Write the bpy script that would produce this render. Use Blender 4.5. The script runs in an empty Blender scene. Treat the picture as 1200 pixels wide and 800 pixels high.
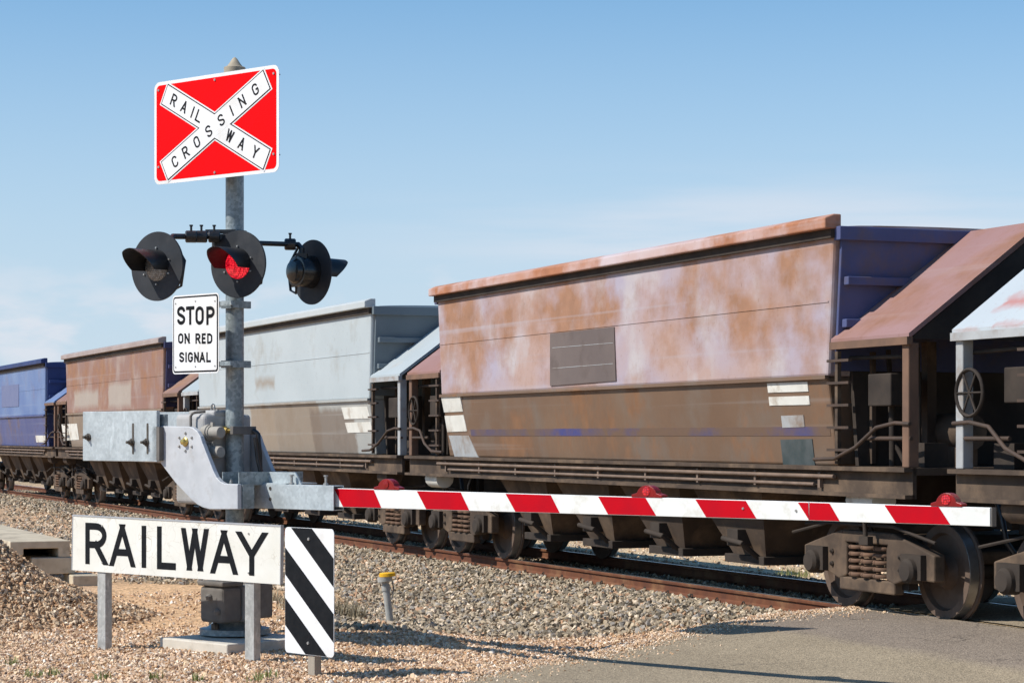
import bpy, bmesh, math, random
import numpy as np
from mathutils import Matrix, Vector
R = math.radians
random.seed(7); RNG = np.random.default_rng(7)
SC = bpy.context.scene
COL = SC.collection

# ------------------------------------------------------------------ camera, sky, sun, exposure
F, CZ, HOR = 2600.0, 1.81, 511.0            # focal length in photo pixels, eye height, horizon row
cam_d = bpy.data.cameras.new('camera'); cam = bpy.data.objects.new('camera', cam_d); COL.objects.link(cam)
cam_d.sensor_width = 36; cam_d.lens = F / 1200 * 36; cam_d.shift_y = (HOR - 400) / 1200
cam_d.clip_start = .1; cam_d.clip_end = 20000
cam.location = (0, 0, CZ); cam.rotation_euler = (R(90), 0, 0)
SC.camera = cam
SUN = Vector((-.955, -.26, .98)).normalized()      # towards the sun
sun_el = math.asin(SUN.z); sun_rot = math.atan2(SUN.x, SUN.y)
wd = bpy.data.worlds.new('World'); SC.world = wd; wd.use_nodes = True
nt = wd.node_tree; nt.nodes.clear()
def N(t, kind, **kw):
    n = t.nodes.new(kind)
    for k, v in kw.items(): setattr(n, k, v)
    return n
SKYS = .099; HAZEC = (5.7, 6.6, 7.8, 1); CLOUDC = (7.6, 7.5, 8.0, 1)
sky = N(nt, 'ShaderNodeTexSky', sky_type='NISHITA', sun_disc=False, sun_elevation=sun_el, sun_rotation=sun_rot % (2*math.pi),
        altitude=0, air_density=1.0, dust_density=.25, ozone_density=3.0)
tc = N(nt, 'ShaderNodeTexCoord'); L = nt.links.new
def M_(op, a, b=None, clamp=False):
    n = N(nt, 'ShaderNodeMath', operation=op, use_clamp=clamp)
    for i, v in enumerate((a, b)):
        if v is None: continue
        if isinstance(v, (int, float)): n.inputs[i].default_value = v
        else: L(v, n.inputs[i])
    return n.outputs[0]
def W_noise(sc, loc, scale, detail, lo, hi):
    m_ = N(nt, 'ShaderNodeMapping'); m_.inputs['Scale'].default_value = sc; m_.inputs['Location'].default_value = loc
    n = N(nt, 'ShaderNodeTexNoise'); n.inputs['Scale'].default_value = scale; n.inputs['Detail'].default_value = detail
    L(tc.outputs['Generated'], m_.inputs[0]); L(m_.outputs[0], n.inputs[0])
    r = N(nt, 'ShaderNodeMapRange', interpolation_type='SMOOTHSTEP'); r.inputs[1].default_value = lo; r.inputs[2].default_value = hi; L(n.outputs[0], r.inputs[0]); return r.outputs[0]
sp = N(nt, 'ShaderNodeSeparateXYZ'); L(tc.outputs['Generated'], sp.inputs[0])
def bell(v, c, w): q = M_('DIVIDE', M_('SUBTRACT', v, c), w); return M_('POWER', 2.718, M_('MULTIPLY', M_('MULTIPLY', q, q), -1.))
def mrange(v, a, b, c, d):
    r = N(nt, 'ShaderNodeMapRange', interpolation_type='SMOOTHSTEP')
    for i, x in enumerate((a, b, c, d)): r.inputs[i+1].default_value = x
    L(v, r.inputs[0]); return r.outputs[0]
cir = M_('MULTIPLY', M_('MULTIPLY', bell(sp.outputs[2], .087, .022), bell(sp.outputs[0], .12, .13)), W_noise((2.0, 2, 22), (.4, .2, .1), 2.4, 6, .30, .62))
cir = M_('MULTIPLY', cir, .75)
puf = M_('MULTIPLY', M_('MULTIPLY', bell(sp.outputs[2], .045, .026), W_noise((16, 16, 46), (.7, 0, .23), 1.5, 6, .46, .70)), .62)
hazeband = mrange(sp.outputs[2], .0, .28, .86, .0)
mix1 = N(nt, 'ShaderNodeMix', data_type='RGBA'); tint = N(nt, 'ShaderNodeMix', data_type='RGBA', blend_type='MULTIPLY'); tint.inputs[0].default_value = 1; tint.inputs[7].default_value = (.62, 1.06, 1.26, 1)
L(sky.outputs[0], tint.inputs[6]); L(tint.outputs[2], mix1.inputs[6]); mix1.inputs[7].default_value = HAZEC; L(hazeband, mix1.inputs[0])
mix = N(nt, 'ShaderNodeMix', data_type='RGBA'); L(mix1.outputs[2], mix.inputs[6]); mix.inputs[7].default_value = CLOUDC; L(M_('MAXIMUM', cir, puf), mix.inputs[0])
bg = N(nt, 'ShaderNodeBackground'); bg.inputs[1].default_value = SKYS
wo = N(nt, 'ShaderNodeOutputWorld'); L(mix.outputs[2], bg.inputs[0]); L(bg.outputs[0], wo.inputs[0])
sd = bpy.data.lights.new('sun', 'SUN'); sd.energy = 4.8; sd.angle = R(.53); sd.color = (1, .955, .88)
so = bpy.data.objects.new('sun', sd); COL.objects.link(so); so.rotation_euler = (-SUN).to_track_quat('-Z', 'Y').to_euler()
so.location = (-20, -8, 30)
vs = SC.view_settings; vs.view_transform = 'Standard'; vs.look = 'None'; vs.gamma = 1; vs.use_curve_mapping = False; vs.exposure = .14

# ------------------------------------------------------------------ frames
TH = math.atan(1050 / F); ST, CT = math.sin(TH), math.cos(TH)       # heading of the track
ZR, PR = .13, 11.38                                                  # rail top height, distance of the near rail
PC = PR + .7525                                                      # track centre
def trk(t, p, z=0.): return Vector((-t*ST + p*CT, t*CT + p*ST, z))
def to_tp(X, Y): return -X*ST + Y*CT, X*CT + Y*ST
def ray(x, y): return Vector(((x-600)/F, 1., (HOR-y)/F))
def at(x, y, Y): r = ray(x, y); return Vector((r.x*Y, Y, CZ + r.z*Y))
BETA = -43.95
def frame(loc, deg): return Matrix.Translation(loc) @ Matrix.Rotation(R(deg), 4, 'Z')
def on_plane(M, x, y, ly):
    """pixel ray met with the plane local-y = ly of frame M -> local (x, z)"""
    Mi = M.inverted(); o = Mi @ Vector((0, 0, CZ)); d = Mi.to_3x3() @ ray(x, y)
    s = (ly - o.y) / d.y; q = o + d*s
    return q.x, q.z

# ------------------------------------------------------------------ mesh builder
class MB:
    def __init__(s, M=None): s.v = []; s.f = []; s.cut = []; s.marks = []; s.M = M or Matrix.Identity(4)
    def add(s, vs, fs):
        o = len(s.v); s.cut.append((o, len(s.f))); s.v += [s.M @ Vector(v) for v in vs]; s.f += [tuple(i+o for i in f) for f in fs]; return s
    def box(s, x0, x1, y0, y1, z0, z1):
        return s.add([(x, y, z) for z in (z0, z1) for y in (y0, y1) for x in (x0, x1)],
                     [(0,2,3,1),(4,5,7,6),(0,1,5,4),(2,6,7,3),(0,4,6,2),(1,3,7,5)])
    def prism(s, poly, a0, a1, ax='y'):
        """poly = list of 2-d points, swept along axis ax from a0 to a1"""
        n = len(poly)
        def P(u, w, a): return {'y': (u, a, w), 'x': (a, u, w), 'z': (u, w, a)}[ax]
        vs = [P(u, w, a0) for u, w in poly] + [P(u, w, a1) for u, w in poly]
        fs = [tuple(range(n)), tuple(range(2*n-1, n-1, -1))] + [(i, i+n, (i+1) % n + n, (i+1) % n) for i in range(n)]
        return s.add(vs, fs)
    def tube(s, pts, r, n=10, cap=True, radii=None):
        pts = [Vector(p) for p in pts]; vs = []; fs = []; m = len(pts)
        up = None
        for i, p in enumerate(pts):
            d = (pts[min(i+1, m-1)] - pts[max(i-1, 0)]).normalized()
            if up is None:
                up = Vector((0, 0, 1)) if abs(d.z) < .9 else Vector((1, 0, 0))
            a = d.cross(up).normalized(); b = a.cross(d).normalized(); up = b
            rr = radii[i] if radii else r
            for k in range(n):
                t = 2*math.pi*k/n; vs.append(p + (a*math.cos(t) + b*math.sin(t))*rr)
        for i in range(m-1):
            for k in range(n):
                fs.append((i*n+k, i*n+(k+1) % n, (i+1)*n+(k+1) % n, (i+1)*n+k))
        if cap: fs += [tuple(range(n-1, -1, -1)), tuple((m-1)*n+k for k in range(n))]
        return s.add(vs, fs)
    def lathe(s, prof, c, d=(0,0,1), n=24, cap=True):
        """prof = [(dist along d, radius)] from point c"""
        c = Vector(c); d = Vector(d).normalized()
        up = Vector((0,0,1)) if abs(d.z) < .9 else Vector((1,0,0))
        a = d.cross(up).normalized(); b = a.cross(d).normalized(); vs = []; fs = []; m = len(prof)
        for h, r in prof:
            for k in range(n):
                t = 2*math.pi*k/n; vs.append(c + d*h + (a*math.cos(t) + b*math.sin(t))*max(r, 1e-4))
        for i in range(m-1):
            for k in range(n): fs.append((i*n+k, (i+1)*n+k, (i+1)*n+(k+1) % n, i*n+(k+1) % n))
        if cap: fs += [tuple(range(n)), tuple((m-1)*n+n-1-k for k in range(n))]
        return s.add(vs, fs)
    def torus(s, c, d, r, rr, n=14, m=6, a0=0, a1=2*math.pi):
        c = Vector(c); d = Vector(d).normalized(); up = Vector((0,0,1)) if abs(d.z) < .9 else Vector((1,0,0))
        a = d.cross(up).normalized(); b = a.cross(d).normalized()
        full = abs(a1-a0) > 6.28
        pts = [c + (a*math.cos(a0+(a1-a0)*i/n) + b*math.sin(a0+(a1-a0)*i/n))*r for i in range(n+1)]
        return s.tube(pts, rr, m, cap=not full)
    def each(s, name, mat, parent=None, **kw):
        """every added piece becomes an object of its own"""
        out = []; ends = s.cut[1:] + [(len(s.v), len(s.f))]
        for (v0, f0), (v1, f1) in zip(s.cut, ends):
            q = MB(); q.v = s.v[v0:v1]; q.f = [tuple(i-v0 for i in f) for f in s.f[f0:f1]]; out.append(q.build(name, mat, parent, **kw))
        return out
    def letters(s, name, mat, parent):
        for a, c in zip(s.marks, s.marks[1:] + [(len(s.v), len(s.f))]):
            q = MB(); q.v = s.v[a[0]:c[0]]; q.f = [tuple(i-a[0] for i in f) for f in s.f[a[1]:c[1]]]; q.build(name, mat, parent)
    def build(s, name, mat, parent=None, local=False, smooth=None, bevel=0, seg=2):
        vs = s.v
        if parent is not None and not local:
            Mi = WM[parent.name].inverted(); vs = [Mi @ v for v in vs]
        me = bpy.data.meshes.new(name); me.from_pydata([tuple(v) for v in vs], [], s.f); me.validate()
        bm = bmesh.new(); bm.from_mesh(me); bmesh.ops.recalc_face_normals(bm, faces=bm.faces); bm.to_mesh(me); bm.free()
        me.materials.append(mat)
        if smooth: me.shade_smooth(); me.set_sharp_from_angle(angle=R(smooth))
        o = bpy.data.objects.new(name, me); COL.objects.link(o)
        if parent is not None: o.parent = parent; WM[o.name] = WM[parent.name]
        else: WM[o.name] = Matrix.Identity(4)
        if bevel:
            b = o.modifiers.new('bevel', 'BEVEL'); b.width = bevel; b.segments = seg; b.limit_method = 'ANGLE'; b.angle_limit = R(40)
            b.harden_normals = False
        return o
WM = {}
def tag(o, label=None, cat=None, group=None, kind=None):
    if label: o['label'] = label
    if cat: o['category'] = cat
    if group: o['group'] = group
    if kind: o['kind'] = kind
    return o
def thing(name, label, cat, loc=(0,0,0), deg=0, group=None):
    o = bpy.data.objects.new(name, None); COL.objects.link(o); o.empty_display_size = .2
    o.location = loc; o.rotation_euler = (0, 0, R(deg)); WM[o.name] = frame(Vector(loc), deg)
    return tag(o, label, cat, group)

# ------------------------------------------------------------------ materials
MATS = {}
def new_mat(name):
    m = bpy.data.materials.new(name); m.use_nodes = True; t = m.node_tree
    return m, t, t.nodes['Principled BSDF']
def rgb(c): return (c[0], c[1], c[2], 1)
def mixc(t, fac, a, b, blend='MIX'):
    n = N(t, 'ShaderNodeMix', data_type='RGBA', blend_type=blend)
    for i, v in ((0, fac), (6, a), (7, b)):
        if isinstance(v, (int, float)): n.inputs[i].default_value = v
        elif isinstance(v, tuple): n.inputs[i].default_value = rgb(v)
        else: t.links.new(v, n.inputs[i])
    return n.outputs[2]
def noise(t, scale, detail=5, rough=.55, sc=None, coord='Object', loc=None):
    c = N(t, 'ShaderNodeTexCoord').outputs[coord]
    if sc or loc:
        mpn = N(t, 'ShaderNodeMapping')
        if sc: mpn.inputs['Scale'].default_value = sc
        if loc: mpn.inputs['Location'].default_value = loc
        t.links.new(c, mpn.inputs[0]); c = mpn.outputs[0]
    n = N(t, 'ShaderNodeTexNoise'); n.inputs['Scale'].default_value = scale; n.inputs['Detail'].default_value = detail; n.inputs['Roughness'].default_value = rough
    t.links.new(c, n.inputs[0]); return n.outputs[0]
def ramp(t, fac, a, b, ca=(0,0,0), cb=(1,1,1)):
    r = N(t, 'ShaderNodeValToRGB'); e = r.color_ramp.elements
    e[0].position = a; e[1].position = b; e[0].color = rgb(ca); e[1].color = rgb(cb)
    t.links.new(fac, r.inputs[0]); return r.outputs[0]
def bump(t, bs, h, strength=.3, dist=.02):
    b = N(t, 'ShaderNodeBump'); b.inputs['Strength'].default_value = strength; b.inputs['Distance'].default_value = dist
    t.links.new(h, b.inputs['Height']); t.links.new(b.outputs[0], bs.inputs['Normal'])
def pm(name, c, c2=None, scale=6, rough=.6, metal=0, bmp=0, dirt=None, dirt_amt=.5, dscale=2, spec=.25, sc=None, bscale=None):
    m, t, bs = new_mat(name)
    out = rgb(c)
    if c2:
        out = mixc(t, ramp(t, noise(t, scale, sc=sc), .35, .65), c, c2)
        t.links.new(out, bs.inputs['Base Color'])
    if dirt:
        d = ramp(t, noise(t, dscale, 7, .65, sc=sc, loc=(3, 1, 5)), .62 - .3*dirt_amt, .8 - .25*dirt_amt)
        out = mixc(t, d, out if c2 else tuple(c), dirt)
        t.links.new(out, bs.inputs['Base Color'])
    if not c2 and not dirt: bs.inputs['Base Color'].default_value = rgb(c)
    rr = N(t, 'ShaderNodeMapRange'); rr.inputs[3].default_value = max(0, rough-.12); rr.inputs[4].default_value = min(1, rough+.12)
    t.links.new(noise(t, scale*2.5, 3), rr.inputs[0]); t.links.new(rr.outputs[0], bs.inputs['Roughness'])
    bs.inputs['Metallic'].default_value = metal; bs.inputs['Specular IOR Level'].default_value = spec
    if bmp: bump(t, bs, noise(t, bscale or scale*5, 6), bmp, .01)
    return m
def galv(name, c=(.44, .485, .50), c2=(.53, .58, .595), metal=.3):
    m, t, bs = new_mat(name)
    co = N(t, 'ShaderNodeTexCoord'); vo = N(t, 'ShaderNodeTexVoronoi'); vo.inputs['Scale'].default_value = 38
    t.links.new(co.outputs['Object'], vo.inputs[0])
    a = mixc(t, ramp(t, vo.outputs['Color'], .2, .8), c, c2)
    a = mixc(t, ramp(t, noise(t, 5, 6), .45, .75), a, tuple(x*.72 for x in c))
    st = ramp(t, noise(t, 9, 6, .7, sc=(1, 1, .25)), .60, .72)
    a = mixc(t, st, a, tuple(min(1, x*1.25) for x in c2))
    t.links.new(a, bs.inputs['Base Color']); bs.inputs['Metallic'].default_value = metal; bs.inputs['Roughness'].default_value = .48
    bump(t, bs, noise(t, 60, 4), .06, .01)
    return m
G = galv('galvanised steel'); GD = galv('weathered galvanised steel', (.20, .235, .245), (.34, .385, .395), .3)
CAST = pm('light cast alloy', (.47, .482, .50), (.545, .557, .575), 7, .5, .15, .08, dirt=(.36, .34, .32), dirt_amt=.25, dscale=3)
HOUS = pm('grey painted casting', (.36, .35, .34), (.44, .43, .42), 8, .6, 0, .08, dirt=(.27, .25, .22), dirt_amt=.4)
KNOB = pm('khaki grey casting', (.30, .28, .245), (.36, .33, .29), 12, .65, 0, .05)
DKG = pm('dark grey cast iron', (.125, .115, .105), (.17, .155, .14), 9, .8, 0, .1)
BRASS = pm('passivated brass', (.55, .42, .14), (.42, .30, .10), 30, .35, .8)
BOLT = pm('zinc bolt', (.45, .44, .42), (.36, .35, .33), 40, .4, .6)
DBOLT = pm('dark bolt', (.07, .06, .05), (.13, .11, .09), 40, .5, .4)
CAPM = pm('sandy cap', (.40, .34, .25), (.32, .27, .20), 14, .7)
BLACK = pm('black enamel', (.012, .012, .013), (.02, .02, .022), 8, .38, 0, .03, spec=.5)
TARGET = pm('matt charcoal paint', (.022, .025, .03), (.034, .037, .043), 5, .62, 0, .02, dirt=(.06, .06, .062), dirt_amt=.2)
GLOSS = pm('gloss black', (.010, .010, .011), (.02, .018, .016), 10, .2, 0, 0, spec=.6)
SWHITE = pm('white sign sheeting', (.76, .765, .77), (.71, .715, .72), 3, .6, dirt=(.60, .57, .51), dirt_amt=.22)
SRED = pm('red sign sheeting', (.80, .001, .003), (.74, .001, .004), 4, .6, spec=.06)
SBLACK = pm('black sign lettering', (.007, .008, .010), (.012, .013, .015), 14, .7, spec=.12)
ALBACK = pm('mill aluminium', (.45, .46, .47), (.52, .53, .54), 5, .45, .5)
BWHITE = pm('boom white', (.78, .775, .74), (.72, .715, .68), 2.5, .5, dirt=(.56, .52, .44), dirt_amt=.30, dscale=5)
BRED = pm('boom red', (.50, .002, .010), (.43, .003, .012), 5, .6, spec=.08)
REDPL = pm('red plastic', (.24, .006, .005), (.17, .005, .004), 12, .3, spec=.4)
CONC = pm('weathered concrete', (.47, .395, .285), (.57, .49, .365), 5, .85, 0, .25, dirt=(.26, .21, .155), dirt_amt=.4, dscale=3)
PADC = pm('footing concrete', (.53, .48, .40), (.60, .55, .47), 5, .85, 0, .2, dirt=(.34, .27, .20), dirt_amt=.3)
POSTM = galv('galvanised post steel', (.38, .38, .36), (.50, .50, .475), .2)
YEL = pm('yellow plastic', (.80, .44, .015), (.70, .38, .02), 20, .5)
PVC = pm('grey conduit', (.34, .34, .32), (.42, .41, .385), 8, .6, dirt=(.28, .24, .18), dirt_amt=.3)
WOOD = None

def crackle(name):                                       # the crazed white face of the RAILWAY board
    m, t, bs = new_mat(name)
    co = N(t, 'ShaderNodeTexCoord'); vo = N(t, 'ShaderNodeTexVoronoi', feature='DISTANCE_TO_EDGE'); vo.inputs['Scale'].default_value = 9
    nzv = N(t, 'ShaderNodeTexNoise'); nzv.inputs['Scale'].default_value = 4; t.links.new(co.outputs['Object'], nzv.inputs[0])
    va = N(t, 'ShaderNodeVectorMath', operation='MULTIPLY_ADD'); va.inputs[1].default_value = (.35, .35, .35)
    t.links.new(nzv.outputs['Color'], va.inputs[0]); t.links.new(co.outputs['Object'], va.inputs[2]); t.links.new(va.outputs[0], vo.inputs[0])
    line = ramp(t, vo.outputs['Distance'], .006, .024, (1, 1, 1), (0, 0, 0))
    msk = ramp(t, noise(t, 2.2, 3), .42, .62)
    f = N(t, 'ShaderNodeMath', operation='MULTIPLY'); t.links.new(line, f.inputs[0]); t.links.new(msk, f.inputs[1])
    f2 = N(t, 'ShaderNodeMath', operation='MULTIPLY'); t.links.new(f.outputs[0], f2.inputs[0]); f2.inputs[1].default_value = .75
    base = mixc(t, ramp(t, noise(t, 3, 6), .4, .7), (.76, .75, .69), (.69, .67, .59))
    t.links.new(mixc(t, f2.outputs[0], base, (.45, .40, .31)), bs.inputs['Base Color']); bs.inputs['Roughness'].default_value = .55
    return m
RWHITE = crackle('crazed white paint')

def lens_mat(name, c, emit):
    m, t, bs = new_mat(name)
    co = N(t, 'ShaderNodeTexCoord'); vo = N(t, 'ShaderNodeTexVoronoi'); vo.inputs['Scale'].default_value = 62; vo.inputs['Randomness'].default_value = .35
    t.links.new(co.outputs['Object'], vo.inputs[0])
    f = ramp(t, vo.outputs['Distance'], .2, .55, (1, 1, 1), (0, 0, 0))
    col = mixc(t, f, tuple(x*.35 for x in c), c)
    t.links.new(col, bs.inputs['Base Color']); bs.inputs['Roughness'].default_value = .18; bs.inputs['Specular IOR Level'].default_value = .7
    if emit:
        e = mixc(t, f, (.30, .0, .008), (1, .03, .05))
        t.links.new(e, bs.inputs['Emission Color']); bs.inputs['Emission Strength'].default_value = emit
    bump(t, bs, vo.outputs['Distance'], .3, .01)
    return m
LENS_ON = lens_mat('lit red lens', (.5, .01, .015), 1.15)
LENS_OFF = lens_mat('unlit smoky lens', (.26, .27, .28), 0)
LED = lens_mat('lit red diodes', (.4, .01, .01), .55)

# ------------------------------------------------------------------ numpy noise
def vnoise(x, y, seed=0):
    xi = np.floor(x).astype(np.int64); yi = np.floor(y).astype(np.int64); fx = x-xi; fy = y-yi
    fx = fx*fx*(3-2*fx); fy = fy*fy*(3-2*fy)
    def h(a, b):
        n = (a*374761393 + b*668265263 + seed*974711) & 0x7fffffff
        n = ((n ^ (n >> 13))*1274126177) & 0x7fffffff
        return ((n ^ (n >> 16)) & 0xffff)/65535.
    return (h(xi, yi)*(1-fx) + h(xi+1, yi)*fx)*(1-fy) + (h(xi, yi+1)*(1-fx) + h(xi+1, yi+1)*fx)*fy
def fbm(x, y, s=0, o=4):
    r = 0*x; a = .5
    for i in range(o): r = r + a*vnoise(x*2**i, y*2**i, s+i*17); a *= .5
    return r
def sst(a, b, x): u = np.clip((x-a)/(b-a), 0, 1); return u*u*(3-2*u)

# ------------------------------------------------------------------ ground
PE = np.array([-30, -10, 0, 5.64, 6.56, 7.45, 8.87, 10.0, 11.0, 11.4, 20, 80]); 
TE = np.array([-18, 2.0, 10.6, 15.30, 16.15, 16.72, 17.86, 18.55, 18.80, 18.9, 22.6, 49])
def t_left(p): return np.interp(p, PE, TE)
ROADW = 9.0
MC = (-5.5, 22.1)
def mound(X, Y):
    dx, dy = X-MC[0], Y-MC[1]
    r = np.sqrt(dx*dx + dy*dy) + .25*(fbm(X*1.3, Y*1.3, 3)-.5)
    return .98*np.clip(1-r/2.1, 0, 1)**1.6
def ground_h(X, Y):
    t, p = to_tp(X, Y)
    road = sst(-.15, .35, t_left(p)-t) * sst(-.15, .35, t-(t_left(p)-ROADW))
    d = np.abs(p-PC)
    bal = -.035 - .10*sst(1.6, 3.6, d)*(1-sst(3.8, 5.6, d)) + .035*sst(4.2, 6., d)
    bal = bal - .42*sst(2.0, 4.6, p-PC) - .3*sst(8, 60, p-PC)
    bal = bal + .05*(fbm(X*.9, Y*.9, 5)-.47)*sst(1.2, 2, d) + .022*(fbm(X*4, Y*4, 9, 3)-.44)*sst(.9, 1.4, d)
    rd = .125*(1-sst(.8, 5.0, d)) - .02*sst(6, 20, d)
    z = bal*(1-road) + rd*road
    return z + mound(X, Y)*(1-road)
def road_h(X, Y):
    t, p = to_tp(X, Y); d = np.abs(p-PC)
    return .125*(1-sst(.8, 5.0, d)) - .02*sst(6, 20, d)

def grid_axis(core0, core1, step, lo, hi):
    a = list(np.arange(core0, core1+1e-6, step)); s = step; x = core1
    while x < hi: s *= 1.22; x += s; a.append(min(x, hi))
    s = step; x = core0; b = []
    while x > lo: s *= 1.22; x -= s; b.append(max(x, lo))
    return np.array(b[::-1] + a)
def np_mesh(name, V, Fq, mat, smooth=True):
    me = bpy.data.meshes.new(name); me.from_pydata([], [], [])
    me.vertices.add(len(V)); me.vertices.foreach_set('co', V.astype(np.float32).ravel())
    k = Fq.shape[1]; me.loops.add(Fq.size); me.loops.foreach_set('vertex_index', Fq.astype(np.int32).ravel())
    me.polygons.add(len(Fq)); me.polygons.foreach_set('loop_start', np.arange(0, Fq.size, k, dtype=np.int32))
    me.update(calc_edges=True)
    if smooth: me.shade_smooth()
    else: me.shade_flat()
    me.materials.append(mat); me.validate()
    o = bpy.data.objects.new(name, me); COL.objects.link(o); WM[o.name] = Matrix.Identity(4); return o
def grid_faces(ny, nx):
    i = np.arange(ny*nx).reshape(ny, nx)
    return np.stack([i[:-1,:-1].ravel(), i[:-1,1:].ravel(), i[1:,1:].ravel(), i[1:,:-1].ravel()], 1)
def set_col(me, C):
    a = me.attributes.new('tone', 'FLOAT_COLOR', 'POINT'); a.data.foreach_set('color', np.concatenate([C, np.ones((len(C), 1))], 1).astype(np.float32).ravel())

DIRT = np.array((.68, .44, .25)); PINK = np.array((.58, .40, .262)); BALL = np.array((.33, .25, .155)); MOUND = np.array((.45, .305, .185)); SAND = np.array((.60, .455, .29))
def ground_tone(X, Y):
    t, p = to_tp(X, Y); d = p-PC
    nb = (fbm(X*.8, Y*.8, 21)-.47)*1.6
    wb = sst(-6.4, -5.7, d + nb*.6)*(1-sst(2.2, 2.9, d+nb*.4))*np.maximum(sst(19.3, 19.9, t + nb*.35), sst(-1.5, -1.2, d))*(1-.75*sst(30, 38, t)*(1-sst(-2.4, -1.6, d)))
    wd = sst(.15, .5, 1.25 - np.sqrt(((X+3.5)/1.9)**2 + ((Y-24.2)/4.1)**2) + nb*.3)
    wm = sst(.01, .07, mound(X, Y))
    far = sst(3, 5, d)
    farl = sst(31, 40, Y)*(1-sst(-1.9, -1.1, d))
    c = PINK[None]*np.ones((len(X), 1))
    for w, k in ((far, SAND), (wb, BALL), (wd*(1-far), DIRT), (farl*.75, PINK*.95), (wm, MOUND)):
        c = c*(1-w[:, None]) + k[None]*w[:, None]
    return c, wb*(1-wd), wd*(1-wm), wm, far
m, t_, bs = new_mat('stony ground')
at_ = N(t_, 'ShaderNodeAttribute', attribute_name='tone')
co = N(t_, 'ShaderNodeTexCoord'); vo = N(t_, 'ShaderNodeTexVoronoi'); vo.inputs['Scale'].default_value = 30
t_.links.new(co.outputs['Object'], vo.inputs[0])
v1 = ramp(t_, vo.outputs['Color'], .1, .9, (.62, .60, .58), (1.35, 1.33, 1.30))
c1 = mixc(t_, 1., at_.outputs['Color'], v1, 'MULTIPLY')
c1 = mixc(t_, ramp(t_, noise(t_, .9, 6, .6), .35, .7, (0,0,0), (.5,.5,.5)), c1, mixc(t_, 1., c1, (.78, .74, .70), 'MULTIPLY'))
t_.links.new(c1, bs.inputs['Base Color']); bs.inputs['Roughness'].default_value = .95; bs.inputs['Specular IOR Level'].default_value = .15
sm = N(t_, 'ShaderNodeMath', operation='ADD'); t_.links.new(vo.outputs['Distance'], sm.inputs[0]); t_.links.new(noise(t_, 60, 4), sm.inputs[1])
bump(t_, bs, sm.outputs[0], .55, .03); GROUND = m
xs = grid_axis(-8.5, 9, .075, -4000, 4000); ys = grid_axis(15.2, 32, .075, -300, 9000)
XX, YY = np.meshgrid(xs, ys); Xf, Yf = XX.ravel(), YY.ravel()
V = np.stack([Xf, Yf, ground_h(Xf, Yf)], 1)
g = np_mesh('ground', V, grid_faces(len(ys), len(xs)), GROUND); tag(g, 'sandy gravel ground beside the track', kind='structure')
set_col(g.data, ground_tone(Xf, Yf)[0])

# ------------------------------------------------------------------ road over the track
m, t_, bs = new_mat('worn chip seal')
co = N(t_, 'ShaderNodeTexCoord'); vo = N(t_, 'ShaderNodeTexVoronoi'); vo.inputs['Scale'].default_value = 75
t_.links.new(co.outputs['Object'], vo.inputs[0])
sp2 = N(t_, 'ShaderNodeAttribute', attribute_name='tone')
a = mixc(t_, 1., sp2.outputs['Color'], ramp(t_, vo.outputs['Color'], .15, .9, (.66, .66, .66), (1.36, 1.35, 1.33)), 'MULTIPLY')
a = mixc(t_, ramp(t_, noise(t_, 1.1, 6, .6, sc=(1, .45, 1)), .40, .72, (0,0,0), (.6,.6,.6)), a, mixc(t_, 1., a, (.72, .71, .71), 'MULTIPLY'))
v3 = N(t_, 'ShaderNodeTexVoronoi', feature='DISTANCE_TO_EDGE'); v3.inputs['Scale'].default_value = .9
nv = N(t_, 'ShaderNodeTexNoise'); nv.inputs['Scale'].default_value = 2.5; nv.inputs['Detail'].default_value = 6; t_.links.new(co.outputs['Object'], nv.inputs[0])
va = N(t_, 'ShaderNodeVectorMath', operation='MULTIPLY_ADD'); va.inputs[1].default_value = (.8, .8, .8); t_.links.new(nv.outputs['Color'], va.inputs[0]); t_.links.new(co.outputs['Object'], va.inputs[2]); t_.links.new(va.outputs[0], v3.inputs[0])
ck = N(t_, 'ShaderNodeMath', operation='MULTIPLY'); t_.links.new(ramp(t_, v3.outputs['Distance'], .003, .012, (.75,.75,.75), (0,0,0)), ck.inputs[0]); t_.links.new(ramp(t_, noise(t_, .6, 3), .5, .6), ck.inputs[1])
a = mixc(t_, ck.outputs[0], a, (.06, .05, .042))
a = mixc(t_, ramp(t_, noise(t_, 9, 7, .7), .62, .74, (0,0,0), (.5,.5,.5)), a, (.46, .36, .25))
t_.links.new(a, bs.inputs['Base Color']); bs.inputs['Roughness'].default_value = .9; bs.inputs['Specular IOR Level'].default_value = .2
bump(t_, bs, vo.outputs['Distance'], .5, .012); ROAD = m
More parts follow.
